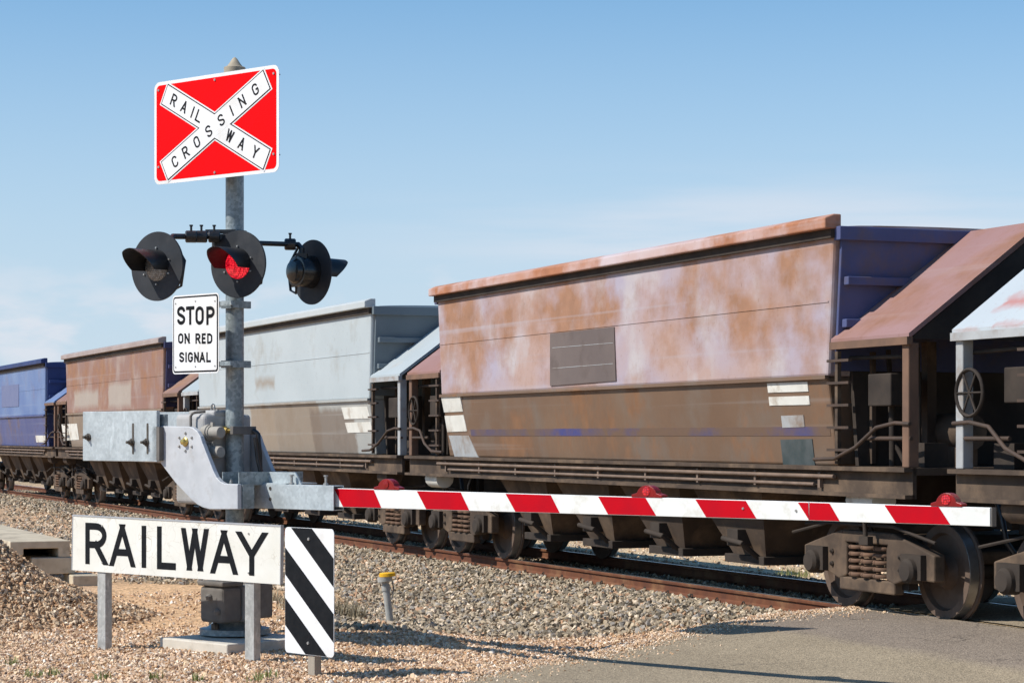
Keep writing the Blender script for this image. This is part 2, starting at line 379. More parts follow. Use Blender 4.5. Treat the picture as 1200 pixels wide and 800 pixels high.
def road_sheet(name, p0, p1, step, label):
    ps = np.arange(p0, p1, step); ps = np.append(ps, p1); us = np.linspace(0, 1, 121)
    P, U = np.meshgrid(ps, us, indexing='ij'); P = P.ravel(); U = U.ravel()
    jag = .16*(fbm(P*3.1, P*0+2, 31)-.47) + .10*(vnoise(P*14, P*0+5, 33)-.5)
    T = t_left(P) + jag - U*(ROADW + jag)
    X = -T*ST + P*CT; Y = T*CT + P*ST
    edge = np.minimum(U, 1-U)*ROADW
    Z = road_h(X, Y) + .012 - .022*(1-sst(0, .18, edge)) + .004*(fbm(X*2, Y*2, 41)-.5)
    o = np_mesh(name, np.stack([X, Y, Z], 1), grid_faces(len(ps), len(us)), ROAD); tag(o, label, kind='structure')
    nzz = fbm(X*.7, Y*.7, 44)
    c = np.array((.335, .272, .19))[None]*(1+.25*(nzz-.47))[:, None]
    patch = sst(.3, -.1, np.abs(P-PR+.9)-.75 + .5*(fbm(T*.8, P*.8, 47)-.47))*sst(.0, .5, U*ROADW)
    c = c*(1-patch[:, None]*.75) + np.array((.225, .182, .152))[None]*patch[:, None]*.75
    set_col(o.data, c); return o
road_sheet('road', -25, PR-.04, .12, 'worn chip seal road leading to the track')
road_sheet('crossing_panel', PR+.10, PR+1.505-.10, .1, 'asphalt crossing panel between the two rails')
road_sheet('far_road', PR+1.505+.04, 60, .25, 'road carrying on beyond the track')

# ------------------------------------------------------------------ loose stones (nobody could count them)
def stone_shapes(n=14):
    out = []
    for i in range(n):
        bm = bmesh.new()
        for _ in range(9):
            v = Vector((random.gauss(0,1), random.gauss(0,1), random.gauss(0,1))).normalized()*random.uniform(.75, 1)
            bm.verts.new((v.x, v.y*random.uniform(.7,1), v.z*.68))
        bmesh.ops.convex_hull(bm, input=bm.verts); bmesh.ops.triangulate(bm, faces=bm.faces)
        bmesh.ops.delete(bm, geom=[v for v in bm.verts if not v.link_faces], context='VERTS')
        bm.verts.index_update()
        out.append((np.array([v.co[:] for v in bm.verts]), np.array([[v.index for v in f.verts] for f in bm.faces]))); bm.free()
    return out
SH = stone_shapes()
m, t_, bs = new_mat('loose stone')
at_ = N(t_, 'ShaderNodeAttribute', attribute_name='tone'); t_.links.new(at_.outputs['Color'], bs.inputs['Base Color'])
bs.inputs['Roughness'].default_value = .9; bs.inputs['Specular IOR Level'].default_value = .2; STONE = m
def scatter(name, label, X, Y, size, pal, wts, sink=.25, zf=ground_h):
    n = len(X); Z = zf(X, Y)
    q = RNG.normal(size=(n, 4)); q /= np.linalg.norm(q, axis=1)[:, None]; w, x, y, z = q.T
    Rm = np.stack([1-2*(y*y+z*z), 2*(x*y-z*w), 2*(x*z+y*w), 2*(x*y+z*w), 1-2*(x*x+z*z), 2*(y*z-x*w), 2*(x*z-y*w), 2*(y*z+x*w), 1-2*(x*x+y*y)], 1).reshape(n, 3, 3)
    k = RNG.integers(0, len(SH), n); pal = np.array(pal)
    tone = pal[RNG.choice(len(pal), n, p=np.array(wts)/sum(wts))]*RNG.uniform(.78, 1.2, (n, 1))
    Vs, Fs, Cs, off = [], [], [], 0
    for i, (sv, sf) in enumerate(SH):
        ix = np.where(k == i)[0]; c = len(ix)
        if not c: continue
        vv = np.einsum('nij,vj->nvi', Rm[ix], sv)*size[ix][:, None, None]
        vv += np.stack([X[ix], Y[ix], Z[ix] + size[ix]*(.55-sink)], 1)[:, None]
        Vs.append(vv.reshape(-1, 3)); Fs.append((sf[None] + (np.arange(c)*len(sv))[:, None, None] + off).reshape(-1, 3))
        Cs.append(np.repeat(tone[ix], len(sv), 0)); off += c*len(sv)
    o = np_mesh(name, np.concatenate(Vs), np.concatenate(Fs), STONE, smooth=False); tag(o, label, kind='stuff')
    set_col(o.data, np.concatenate(Cs)); return o
def infrustum(X, Y, m=.6): return (np.abs(X) < Y*600/F + m) & (Y > 15)
def offroad(X, Y, k=0.):
    t, p = to_tp(X, Y); return (t > t_left(p)-k) | (t < t_left(p)-ROADW+k)
# ballast round the rails
def cand(n, t0, t1, p0, p1, power=1.):
    u = RNG.random(n)**power; t = t0 + (t1-t0)*u; p = RNG.uniform(p0, p1, n); return -t*ST + p*CT, t*CT + p*ST, t, p
PB = [(.37,.295,.205), (.20,.165,.12), (.48,.38,.26), (.66,.53,.39), (.31,.275,.235), (.50,.31,.19)]
X, Y, T, P = cand(150000, 14, 80, PR-6.2, PR+4.2, 1.9)
_, wb, wdrt, wm, far = ground_tone(X, Y)
nearrail = np.minimum(np.abs(P-PR), np.abs(P-PR-1.505)) > .085
gauge = (P > PR) & (P < PR+1.5)
ok = infrustum(X, Y) & offroad(X, Y) & nearrail & (RNG.random(len(X)) < wb) & (Y < 75)
X, Y, G_ = X[ok], Y[ok], gauge[ok]
S = RNG.uniform(.022, .056, len(X))*np.where(G_, .8, 1)*(1 + np.clip(Y-30, 0, 45)/60)
scatter('ballast', 'crushed grey and tan ballast stones banked along the rails', X, Y, S, PB, [4, 3, 3, 1.6, 2, 1])
# small pink and tan gravel in the foreground and by the cable trough
PG = [(.66,.465,.315), (.55,.365,.225), (.76,.61,.46), (.47,.285,.155), (.70,.51,.325), (.34,.235,.165), (.80,.71,.60)]
n = 120000; Y = 15.6 + (26-15.6)*RNG.random(n)**1.2; X = RNG.uniform(-1, 1, n)*(Y*600/F + .4)
_, wb, wdrt, wm, far = ground_tone(X, Y)
ok = offroad(X, Y, .12*RNG.random(n)) & (RNG.random(n) < (1-wb)*(1-.87*wdrt)*(1-wm)*np.where(X > 4, .3, 1))
X, Y = X[ok], Y[ok]
scatter('gravel', 'small pink and tan gravel spread round the sign posts', X, Y, RNG.uniform(.010, .029, len(X))*(1+.5*(RNG.random(len(X)) > .96)), PG, [4, 3, 2, 2, 2, 1.2, .8], .3)
n = 42000; Y = RNG.uniform(28, 60, n); X = -RNG.uniform(-.3, 1, n)*(Y*600/F + .4)
t, p = to_tp(X, Y); _, wb, wdrt, wm, far = ground_tone(X, Y)
ok = (p > 3) & (p < PR-.9) & (RNG.random(n) < (1-.9*wdrt)*(1-wb*.4))
X, Y = X[ok], Y[ok]
scatter('trackside_gravel', 'pale pink gravel between cable trough and track', X, Y, RNG.uniform(.02, .045, len(X)), PG, [4, 3, 3, 1, 3, 1, 1], .3)
n = 26000; Tq = RNG.uniform(14, 19.5, n); Pq = RNG.uniform(4, PR-.1, n); dd = RNG.exponential(.17, n); Tq = t_left(Pq) - dd + .1
X, Y = -Tq*ST + Pq*CT, Tq*CT + Pq*ST
scatter('spilt_gravel', 'loose gravel spilt along the broken edge of the road', X[:9000], Y[:9000], RNG.uniform(.006, .020, 9000), PG, [4, 3, 2, 2, 2, 1.2, .8], .25, lambda a, b: np.maximum(ground_h(a, b), road_h(a, b)+.008))
# gravel heap
n = 26000; a = RNG.uniform(0, 6.283, n); r = 2.4*np.sqrt(RNG.random(n)); X = MC[0]+r*np.cos(a); Y = MC[1]+r*np.sin(a)
wm = sst(.0, .06, mound(X, Y)); ok = RNG.random(n) < wm; X, Y = X[ok], Y[ok]
PM = [(.52,.355,.22), (.38,.245,.145), (.63,.47,.31), (.76,.62,.46), (.56,.34,.19), (.23,.165,.115)]
scatter('gravel_heap', 'heap of loose brown gravel in front of the concrete trough', X, Y, RNG.uniform(.018, .044, len(X)), PM, [4, 3, 3, 1.2, 2, 1.5], .2)
# stony plain beyond the track
n = 30000; X, Y, T, P = cand(n, 10, 90, PR+3.0, PR+16, 1.4); ok = infrustum(X, Y) & offroad(X, Y); X, Y = X[ok], Y[ok]
scatter('far_gravel', 'pale gravel on the far side of the track', X, Y, RNG.uniform(.02, .05, len(X)), PG, [4, 2, 3, 1, 3, 1, 2], .3)

# ------------------------------------------------------------------ grass
def grass(name, label, spots, mat, hgt, blades):
    b = MB()
    for (x, y, rad) in spots:
        for _ in range(blades):
            a = random.uniform(0, 6.283); r = rad*math.sqrt(random.random()); px, py = x + r*math.cos(a), y + r*math.sin(a)
            pz = float(ground_h(np.array([px]), np.array([py]))[0]) - .01
            h = hgt*random.uniform(.5, 1.2); an = random.uniform(0, 6.283); ln = random.uniform(.1, .8)*h; w = random.uniform(.003, .006)
            dx, dy = math.cos(an), math.sin(an); q = (-dy*w, dx*w)
            p0 = Vector((px, py, pz)); p1 = p0 + Vector((dx*ln*.35, dy*ln*.35, h*.6)); p2 = p0 + Vector((dx*ln, dy*ln, h))
            b.add([p0+Vector((q[0], q[1], 0)), p0-Vector((q[0], q[1], 0)), p1-Vector((q[0]*.8, q[1]*.8, 0)), p1+Vector((q[0]*.8, q[1]*.8, 0)), p2], [(0,1,2,3), (3,2,4)])
    o = b.build(name, mat); tag(o, label, kind='stuff'); return o
def gxy(x, y, z=0.): Y = F*(CZ-z)/(y-HOR); return ((x-600)/F*Y, Y)
GRN = pm('fresh green grass', (.17, .20, .06), (.27, .28, .11), 20, .7); DRY = pm('dry grass', (.28, .23, .15), (.38, .32, .22), 20, .8)
sp_ = [gxy(x, y) + (r,) for x, y, r in ((15, 778, .06), (40, 794, .08), (62, 792, .06), (120, 796, .07), (182, 797, .06), (312, 796, .09), (300, 800, .07), (44, 671, .05), (232, 799, .05))]
grass('green_grass', 'short tufts of green grass in the foreground gravel', sp_, GRN, .085, 34)
sp_ = [gxy(x, y, -.15) + (r,) for x, y, r in ((735, 641, .16), (752, 644, .2), (700, 636, .2), (848, 658, .25), (862, 660, .2), (930, 655, .3), (640, 634, .3), (560, 622, .3), (480, 615, .3), (420, 606, .35), (150, 571, .5), (100, 567, .5), (20, 563, .6), (235, 583, .4), (60, 565, .5))]
grass('far_grass', 'green tufts of grass on the far side of the track', sp_, GRN, .16, 120)
sp_ = [gxy(x, y) + (r,) for x, y, r in ((405, 712, .16), (398, 722, .12), (418, 724, .1), (345, 712, .18), (318, 704, .2))]
grass('dry_grass', 'clump of dry grey grass behind the striped marker', sp_, DRY, .16, 130)

# ------------------------------------------------------------------ track
RUST = pm('rusty rail web', (.165, .062, .030), (.115, .045, .026), 5, .8, .1, .15, dirt=(.23, .12, .06), dirt_amt=.3, dscale=2)
SHINE = pm('polished rail head', (.30, .29, .28), (.40, .39, .38), 6, .3, .9)
TIMB = pm('weathered sleeper', (.12, .10, .08), (.17, .14, .11), 4, .9, 0, .3)
CLIP = pm('black spring clip', (.03, .022, .018), (.05, .032, .022), 30, .7)
T0 = 9.
track = thing('railway_track', 'rusty railway track crossing the picture under the train', 'railway track', trk(T0, PC, 0), 90+math.degrees(TH))
rl = [(-.07,0), (.07,0), (.07,.012), (.022,.03), (.010,.045), (.010,.115), (.034,.125), (.036,.150), (.030,.158), (-.030,.158), (-.036,.150), (-.034,.125), (-.010,.115), (-.010,.045), (-.022,.03), (-.07,.012)]
for y in (.7525, -.7525):
    ra = MB().prism([(u+y, w-.03) for u, w in rl], -35, 260, 'x').build('rail', RUST, track, local=True, smooth=35)
    MB().prism([(y-.028, .1282), (y+.028, .1282), (y+.024, .1312), (y-.024, .1312)], -35, 260, 'x').build('rail_head', SHINE, ra, local=True)
sl = MB().box(-.12, .12, -1.25, 1.25, -.15, -.033).build('sleeper', TIMB, track, local=True, bevel=.01)
c0 = MB()
c0.torus((0, .7525+.085, .0), (0, 1, .25), .026, .008, 12, 6); c0.box(-.03, .03, .7525+.045, .7525+.10, -.03, -.008)
c0.torus((0, .7525-.085, .0), (0, 1, -.25), .026, .008, 12, 6); c0.box(-.03, .03, .7525-.10, .7525-.045, -.03, -.008)
cl = c0.build('rail_clip', CLIP, track, local=True)
xs_ = [9.2 + .62*i for i in range(98)]
for i, x in enumerate(xs_):
    for src, dy in ((sl, 0), (cl, 0)):
        o = src if i == 0 else src.copy()
        if i: COL.objects.link(o); o.parent = track; WM[o.name] = WM[track.name]
        o.location = (x, dy, 0)
# (the far rail's clips are one mesh each as well)
cl2 = MB().box(-.03, .03, -.7525+.045, -.7525+.10, -.03, .0).box(-.03, .03, -.7525-.10, -.7525-.045, -.03, .0).build('far_rail_clip', CLIP, track, local=True)
for i, x in enumerate(xs_[:60]):
    o = cl2 if i == 0 else cl2.copy()
    if i: COL.objects.link(o); o.parent = track
    o.location = (x, 0, 0)

# ------------------------------------------------------------------ hopper wagons
WL, HW = 10.93, 1.45                                   # side length, half width
def side_mat(name, base, base2, rust, rust_amt, streak=.5, pale=None, soft=.14, patches=()):
    """faded paint, blotches of rust running down the side, scuffs along it"""
    m, t, bs = new_mat(name)
    c = mixc(t, ramp(t, noise(t, .8, 4, .5, sc=(.8, 1, 1.2)), .38, .66), base, base2)
    if pale: c = mixc(t, ramp(t, noise(t, 1.4, 5, .55, sc=(.9, 1, .7), loc=(7, 0, 2)), .50, .66), c, pale)
    r1 = noise(t, 1.25, 9, .58, sc=(.75, 1, .95), loc=(1.5, 2, 4)); r2 = noise(t, 3.4, 6, .65, sc=(1.3, 1, .45), loc=(4, 1, 1))
    ad = N(t, 'ShaderNodeMath', operation='MULTIPLY_ADD'); t.links.new(r2, ad.inputs[0]); ad.inputs[1].default_value = streak; t.links.new(r1, ad.inputs[2])
    k = .5 + streak*.5
    f = ramp(t, ad.outputs[0], k + .10 - .3*rust_amt, k + .10 + soft - .3*rust_amt)
    c = mixc(t, f, c, mixc(t, ramp(t, noise(t, 5, 5), .35, .7), rust, tuple(x*.8 for x in rust)))
    if patches:
        ox = N(t, 'ShaderNodeTexCoord').outputs['Object']; sx = N(t, 'ShaderNodeSeparateXYZ')
        wb_ = N(t, 'ShaderNodeTexNoise'); wb_.inputs['Scale'].default_value = 2.6; wb_.inputs['Detail'].default_value = 7; wb_.inputs['Roughness'].default_value = .65; t.links.new(ox, wb_.inputs[0])
        of = N(t, 'ShaderNodeVectorMath', operation='MULTIPLY_ADD'); of.inputs[1].default_value = (.5, 0, .22); t.links.new(wb_.outputs['Color'], of.inputs[0]); t.links.new(ox, of.inputs[2])
        t.links.new(of.outputs[0], sx.inputs[0])
        def m2(op, a, b_):
            n = N(t, 'ShaderNodeMath', operation=op)
            for i, v in enumerate((a, b_)):
                if isinstance(v, (int, float)): n.inputs[i].default_value = v
                else: t.links.new(v, n.inputs[i])
            return n.outputs[0]
        for x0, x1, z0, z1, pc, edge in patches:
            dx = m2('SUBTRACT', abs(x1-x0)/2, m2('ABSOLUTE', m2('SUBTRACT', sx.outputs[0], (x0+x1)/2 + .25), 0)); dz = m2('SUBTRACT', abs(z1-z0)/2, m2('ABSOLUTE', m2('SUBTRACT', sx.outputs[2], (z0+z1)/2 + .11), 0))
            c = mixc(t, ramp(t, m2('MINIMUM', dx, dz), .0, edge, (0,0,0), (.85,.85,.85)), c, pc)
    sl_ = ramp(t, noise(t, 1.0, 4, .5, sc=(.10, 1, 9)), .58, .72, (0,0,0), (.35,.35,.35))
    c = mixc(t, sl_, c, tuple(.55*x + .2 for x in base2))
    t.links.new(c, bs.inputs['Base Color'])
    rr = N(t, 'ShaderNodeMapRange'); rr.inputs[3].default_value = .5; rr.inputs[4].default_value = .9; t.links.new(f, rr.inputs[0]); t.links.new(rr.outputs[0], bs.inputs['Roughness'])
    bs.inputs['Specular IOR Level'].default_value = .3
    fs = ramp(t, noise(t, 26, 8, .7, sc=(1, 1, .5)), .60, .70, (0,0,0), (.55,.55,.55))
    t.links.new(mixc(t, fs, c, tuple(x*.6 for x in rust)), bs.inputs['Base Color'])
    wv = N(t, 'ShaderNodeTexWave', wave_type='BANDS', bands_direction='X', wave_profile='SIN'); wv.inputs['Scale'].default_value = .23; wv.inputs['Distortion'].default_value = 0
    t.links.new(N(t, 'ShaderNodeTexCoord').outputs['Object'], wv.inputs[0])
    pk = N(t, 'ShaderNodeMath', operation='POWER'); t.links.new(wv.outputs['Fac'], pk.inputs[0]); pk.inputs[1].default_value = 3.
    ad2 = N(t, 'ShaderNodeMath', operation='MULTIPLY_ADD'); t.links.new(noise(t, 1.6, 3, .45, sc=(1, 1, .7)), ad2.inputs[0]); ad2.inputs[1].default_value = 1.3; t.links.new(pk.outputs[0], ad2.inputs[2])
    bump(t, bs, ad2.outputs[0], .35, .03)
    return m
UND = pm('grimy underframe brown', (.060, .042, .031), (.092, .065, .047), 2.5, .85, 0, .2, dirt=(.17, .115, .075), dirt_amt=.45, dscale=1.8)
UNDD = pm('dark grimy steel', (.032, .025, .021), (.055, .042, .033), 3, .85, 0, .15)
WHEELM = pm('worn wheel steel', (.11, .075, .055), (.15, .105, .08), 5, .7, .2)
TREAD = pm('bright wheel tread', (.34, .32, .30), (.28, .26, .24), 9, .35, .8)
SPRING = pm('spring rust', (.19, .11, .07), (.13, .08, .055), 8, .8)
GREYP = pm('pale grey post paint', (.40, .41, .41), (.34, .34, .34), 4, .6, dirt=(.22, .15, .10), dirt_amt=.4)
RUSTP = pm('rusty post', (.20, .115, .075), (.14, .085, .06), 4, .8)
WLAB = pm('white label paint', (.70, .68, .62), (.60, .58, .52), 3, .6, dirt=(.36, .29, .22), dirt_amt=.35, dscale=2.5)
HOSE = pm('brown pipe', (.085, .055, .04), (.06, .042, .032), 6, .6)
LPIPE = pm('worn bright pipe', (.22, .155, .115), (.15, .105, .078), 5, .5)
def build_bogie(root, x):
    b = MB(); b.box(x-.40, x+.40, -.965, .965, .40, .74); b.box(x-1.0, x+1.0, -.55, .55, .50, .62)
    bg_ = b.build('bogie', UND, root, local=True, bevel=.03)
    for s in (1, -1):
        f = MB(); y0, y1 = s*.98, s*1.10
        top = [(x-1.18,.60), (x-.95,.66), (x-.45,.78), (x+.45,.78), (x+.95,.66), (x+1.18,.60), (x+1.18,.36), (x+.72,.36), (x+.52,.22), (x-.52,.22), (x-.72,.36), (x-1.18,.36)]
        f.prism(top[:1]+top[1:2]+[(x-.45,.78),(x-.36,.62),(x-.36,.34),(x-.5,.30)]+[(x-.72,.36),(x-1.18,.36)], y0, y1)
        f.prism([(x+.45,.78),(x+.95,.66),(x+1.18,.60),(x+1.18,.36),(x+.72,.36),(x+.5,.30),(x+.36,.34),(x+.36,.62)], y0, y1)
        f.box(x-.44, x+.44, min(y0,y1)+.002, max(y0,y1)-.002, .66, .775); f.box(x-.50, x+.50, min(y0,y1)+.004, max(y0,y1)-.004, .20, .325)
        f.build('side_frame', UND, bg_, local=True, bevel=.015)
        nb = MB()
        for bx_ in (-.95, -.62, .62, .95):
            for bz_ in (.44, .56): nb.lathe([(0, .026), (.018, .026), (.02, .012), (.035, .012)], (x+bx_, y1-.001*s, bz_), (0, s, 0), 6)
        nb.build('bogie_bolt', UNDD, bg_, local=True)
        bs_ = MB(); bs_.tube([(x-1.3, s*1.16, .72), (x-.6, s*1.16, .84), (x+.6, s*1.16, .84), (x+1.3, s*1.16, .72)], .016, 6); bs_.box(x-.62, x-.48, s*.96-.05, s*.96+.05, .25, .62); bs_.box(x+.48, x+.62, s*.96-.05, s*.96+.05, .25, .62)
        bs_.build('brake_rigging', UNDD, bg_, local=True)
        sp3 = MB()
        for k in (-.22, 0, .22):
            for j in range(5): sp3.torus((x+k, s*1.04, .36+.065*j), (0,0,1), .085, .02, 14, 6)
        sp3.build('spring', SPRING, bg_, local=True, smooth=60)
        for wx in (-.88, .88):
            wheel = MB(); wheel.lathe([(-.07,.47), (-.045,.47), (-.035,.445), (.065,.435), (.065,.36), (.02,.34), (.01,.17), (.05,.14), (.09,.13), (.09,.0)], (x+wx, s*.745, .455-.02), (0, s, 0), 32)
            wheel.build('wheel', WHEELM, bg_, local=True, smooth=40)
            MB().lathe([(-.030,.4445), (-.028,.4465), (.060,.4375), (.062,.434)], (x+wx, s*.745, .435), (0, s, 0), 32, cap=False).build('wheel_tread', TREAD, bg_, local=True, smooth=40)
            ab = MB(); ab.lathe([(-.02,.12), (.10,.115), (.13,.09), (.135,.0)], (x+wx, s*1.10, .45), (0, s, 0), 16); ab.box(x+wx-.17, x+wx+.17, s*1.10-.09, s*1.10+.06, .37, .60)
            ab.build('axle_box', UNDD, bg_, local=True, smooth=35)
    ax = MB()
    for wx in (-.88, .88): ax.tube([(x+wx, -.72, .435), (x+wx, .72, .435)], .075, 12)
    ax.each('axle', UNDD, bg_, local=True, smooth=40)
def build_wagon(t_c, label, upper, lower, endm, canopy, roofm, chord, labels=(), post=RUSTP, detail=True, extra=None):
    root = thing('hopper_wagon', label, 'railway wagon', trk(t_c, PC, ZR), 90+math.degrees(TH), 'hopper wagons of the passing freight train')
    A = WL/2; ins = .13
    b = MB()                                            # upper body: side sheets and inside, ends leaning in
    def ring(z, y, xx): return [(-xx, -y, z), (xx, -y, z), (xx, y, z), (-xx, y, z)]
    b.add(ring(2.25, HW-.01, A-ins) + ring(3.63, HW, A), [(0,1,2,3), (7,6,5,4), (0,4,5,1), (1,5,6,2), (2,6,7,3), (3,7,4,0)])
    body = b.build('body_side', upper, root, local=True, bevel=.03)
    ws = MB()
    for zz in (2.96,): ws.box(-A+.10, A-.10, HW-.020, HW+.002, zz-.006, zz+.006)
    ws.each('weld_seam', upper, body, local=True)
    rb = MB()
    for k in range(1, 8):
        x = -A + k*WL/8
        rb.prism([(x-.05, 2.27), (x+.05, 2.27), (x+.05, 3.6), (x-.05, 3.6)], -HW-.012, -HW+.02)     # pressed ribs on the far side
    rb.each('body_rib', upper, body, local=True)
    c_ = MB()
    for s in (1, -1): c_.prism([(s*(HW+.12), 3.64), (s*(HW+.12), 3.74), (s*(HW+.02), 3.78), (s*(HW-.06), 3.78), (s*(HW-.06), 3.64)], -A-.04, A+.04, 'x')
    tch = c_.build('top_chord', chord, root, local=True, bevel=.012)
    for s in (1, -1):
        MB().prism([(s*(HW-.02), 3.555), (s*(HW+.045), 3.555), (s*(HW+.045), 3.638), (s*(HW-.02), 3.638)], -A-.02, A+.02, 'x').build('chord_shadow_strip', UNDD, tch, local=True)  # dark strip added below the chord, its colour deepening the overhang's shadow line
    r_ = MB(); arc = [((HW-.08)*math.cos(R(a)), 3.66 + .035*math.sin(R(a))) for a in range(0, 181, 15)]
    r_.prism(arc, -A-.02, A+.02, 'x'); roof = r_.build('roof', roofm, root, local=True, smooth=30)
    ht = MB()
    for s in (1, -1): ht.box(-A+.6, A-.6, s*.42-.06, s*.42+.06, 3.68, 3.715)
    ht.each('hatch_coaming', roofm, roof, local=True)
    lo = MB()                                           # lower panel: the hopper side, drawn in towards the sill
    q = [(-HW+.02, 2.249), (HW-.02, 2.249), (HW-.13, 1.40), (-HW+.13, 1.40)]
    lo.prism(q, -A+ins+.02, A-ins-.02, 'x'); low = lo.build('lower_panel', lower, root, local=True, bevel=.02)
    se = MB()
    for s in (1, -1): se.box(-A+ins, A-ins, s*(HW-.0)-.02, s*(HW-.0)+.02, 2.225, 2.262)
    se.each('seam_rail', lower, low, local=True)
    for s in (-1, 1):                                   # both ends
        e = MB(); e.add([(s*(A-.10), -HW+.06, 2.3), (s*(A-.10), HW-.06, 2.3), (s*(A+.015), HW-.06, 3.60), (s*(A+.015), -HW+.06, 3.60),
                         (s*(A-.06), -HW+.06, 2.3), (s*(A-.06), HW-.06, 2.3), (s*(A+.055), HW-.06, 3.60), (s*(A+.055), -HW+.06, 3.60)],
                        [(0,1,2,3), (4,7,6,5), (0,4,5,1), (1,5,6,2), (2,6,7,3), (3,7,4,0)])
        for zz in (2.75, 3.15):
            o_ = .025 + (zz-2.3)/1.3*.115
            e.box(min(s*(A-.10+o_), s*(A+.0+o_)), max(s*(A-.10+o_), s*(A+.0+o_)), -HW+.10, HW-.10, zz-.04, zz+.04)
        e.box(min(s*(A+.0), s*(A+.12)), max(s*(A+.0), s*(A+.12)), -HW, HW, 3.53, 3.66)
        e.build('end_wall', endm, root, local=True, bevel=.008)
        x0, x1 = s*(A-.07), s*(A+1.30)
        cp = MB()                                       # gable-shaped end cover
        for sy in (1, -1):
            cp.add([(x0, sy*(HW-.01), 2.60), (x1, sy*(HW-.01), 2.60), (x1, 0, 3.66), (x0, 0, 3.66), (x0, sy*(HW-.01), 2.55), (x1, sy*(HW-.01), 2.55), (x1, 0, 3.60), (x0, 0, 3.60)],
                   [(0,1,2,3), (4,7,6,5), (0,4,5,1), (1,5,6,2), (2,6,7,3), (3,7,4,0)])
        can = cp.build('end_cover', canopy, root, local=True)
        rim = MB()
        for sy in (1, -1): rim.box(min(x0,x1), max(x0,x1)+.0, sy*(HW-.02)-.03, sy*(HW-.02)+.03, 2.50, 2.57)
        rim.each('cover_rim', RUSTP if post is RUSTP else GREYP, can, local=True)
        gb = MB(); xe = s*(A+1.285)
        gb.prism([(-HW+.03, 2.55), (HW-.03, 2.55), (0, 3.59)], min(xe, xe-s*.04), max(xe, xe-s*.04), 'x'); gb.build('gable_plate', UNDD, can, local=True)
        pl = MB()
        for sy in (1, -1): pl.box(min(s*(A+1.16), s*(A+1.27)), max(s*(A+1.16), s*(A+1.27)), sy*(HW-.08)-.055, sy*(HW-.08)+.055, 1.40, 2.52)
        pl.each('corner_post', post, root, local=True, bevel=.01)
        pl = MB()
        for sy in (1, -1): pl.box(min(s*(A+.50), s*(A+.60)), max(s*(A+.50), s*(A+.60)), sy*.75-.05, sy*.75+.05, 1.40, 2.56)
        pl.each('inner_post', UND, root, local=True)
        sh = MB(); sh.add([(s*(A-.16), -HW+.25, 2.5), (s*(A-.16), HW-.25, 2.5), (s*(A-.02), HW-.25, 1.4), (s*(A-.02), -HW+.25, 1.4), (s*(A-.10), -HW+.25, 2.5), (s*(A-.10), HW-.25, 2.5), (s*(A+.04), HW-.25, 1.4), (s*(A+.04), -HW+.25, 1.4)],
                          [(0,1,2,3), (4,7,6,5), (0,4,5,1), (1,5,6,2), (2,6,7,3), (3,7,4,0)]); sh.build('lower_end_plate', UNDD, root, local=True)
        ck = MB(); ck.box(min(s*(A-.05), s*(A+1.30)), max(s*(A-.05), s*(A+1.30)), -HW+.06, HW-.06, 1.33, 1.395); ck.build('end_deck', UND, root, local=True)
        ld = MB()                                       # ladder on the near corner
        for yy in (HW-.02, HW-.40): ld.box(min(s*(A+.02), s*(A+.07)), max(s*(A+.02), s*(A+.07)), yy-.02, yy+.02, 1.42, 2.48)
        lad = ld.build('ladder', UND, root, local=True)
        rg = MB()
        for k in range(5): rg.box(min(s*(A-.10), s*(A+.30)), max(s*(A-.10), s*(A+.30)), HW-.02, HW+.02, 1.54+.21*k, 1.565+.21*k)
        rg.each('rung', HOSE, lad, local=True)
        bc = MB(); bc.tube([(s*(A+.25), .55, 1.72), (s*(A+.95), .55, 1.72)], .17, 16); bc.box(min(s*(A+.3), s*(A+.9)), max(s*(A+.3), s*(A+.9)), .45, .65, 1.39, 1.60)
        bc.build('brake_cylinder', UND, root, local=True, smooth=40)
        vv = MB(); vv.box(min(s*(A+.35), s*(A+.75)), max(s*(A+.35), s*(A+.75)), HW-.46, HW-.16, 1.96, 2.26); vv.tube([(s*(A+.55), HW-.3, 1.40), (s*(A+.55), HW-.3, 1.98)], .03, 8)
        vv.build('valve_box', UNDD, root, local=True, bevel=.02)
        hp = MB(); hp.tube([(s*(A-.3), HW+.04, 1.46), (s*(A+.1), HW+.05, 1.47), (s*(A+.45), HW+.03, 1.58), (s*(A+.75), HW-.01, 1.76), (s*(A+1.05), HW-.02, 1.80), (s*(A+1.30), HW-.02, 1.79)], .019, 8)
        hp.tube([(s*(A+.5), HW-.05, 1.66), (s*(A+1.28), HW-.05, 1.66)], .02, 8); hp.build('air_pipe', HOSE, root, local=True, smooth=60)
        hw_ = MB(); hw_.torus((s*(A+1.05), HW-.02, 2.05), (0,1,0), .20, .018, 22, 6)
        for k in range(3): a = k*math.pi/3; hw_.tube([(s*(A+1.05)+.2*math.cos(a), HW-.02, 2.05+.2*math.sin(a)), (s*(A+1.05)-.2*math.cos(a), HW-.02, 2.05-.2*math.sin(a))], .011, 6)
        if s == 1: hw_.build('hand_wheel', UNDD, root, local=True, smooth=60)
        cpl = MB(); cpl.box(min(s*(A+1.25), s*(A+1.37)), max(s*(A+1.25), s*(A+1.37)), -.09, .09, .84, 1.04); cpl.box(min(s*(A+1.18), s*(A+1.30)), max(s*(A+1.18), s*(A+1.30)), -.2, .2, .78, 1.12)
        cpl.build('coupler', UNDD, root, local=True, bevel=.02)
        hz = MB(); hz.tube([(s*(A+1.2), .45, 1.10), (s*(A+1.32), .47, .95), (s*(A+1.36), .45, .72), (s*(A+1.38), .38, .62)], .028, 8); hz.build('brake_hose', BLACK, root, local=True, smooth=60)
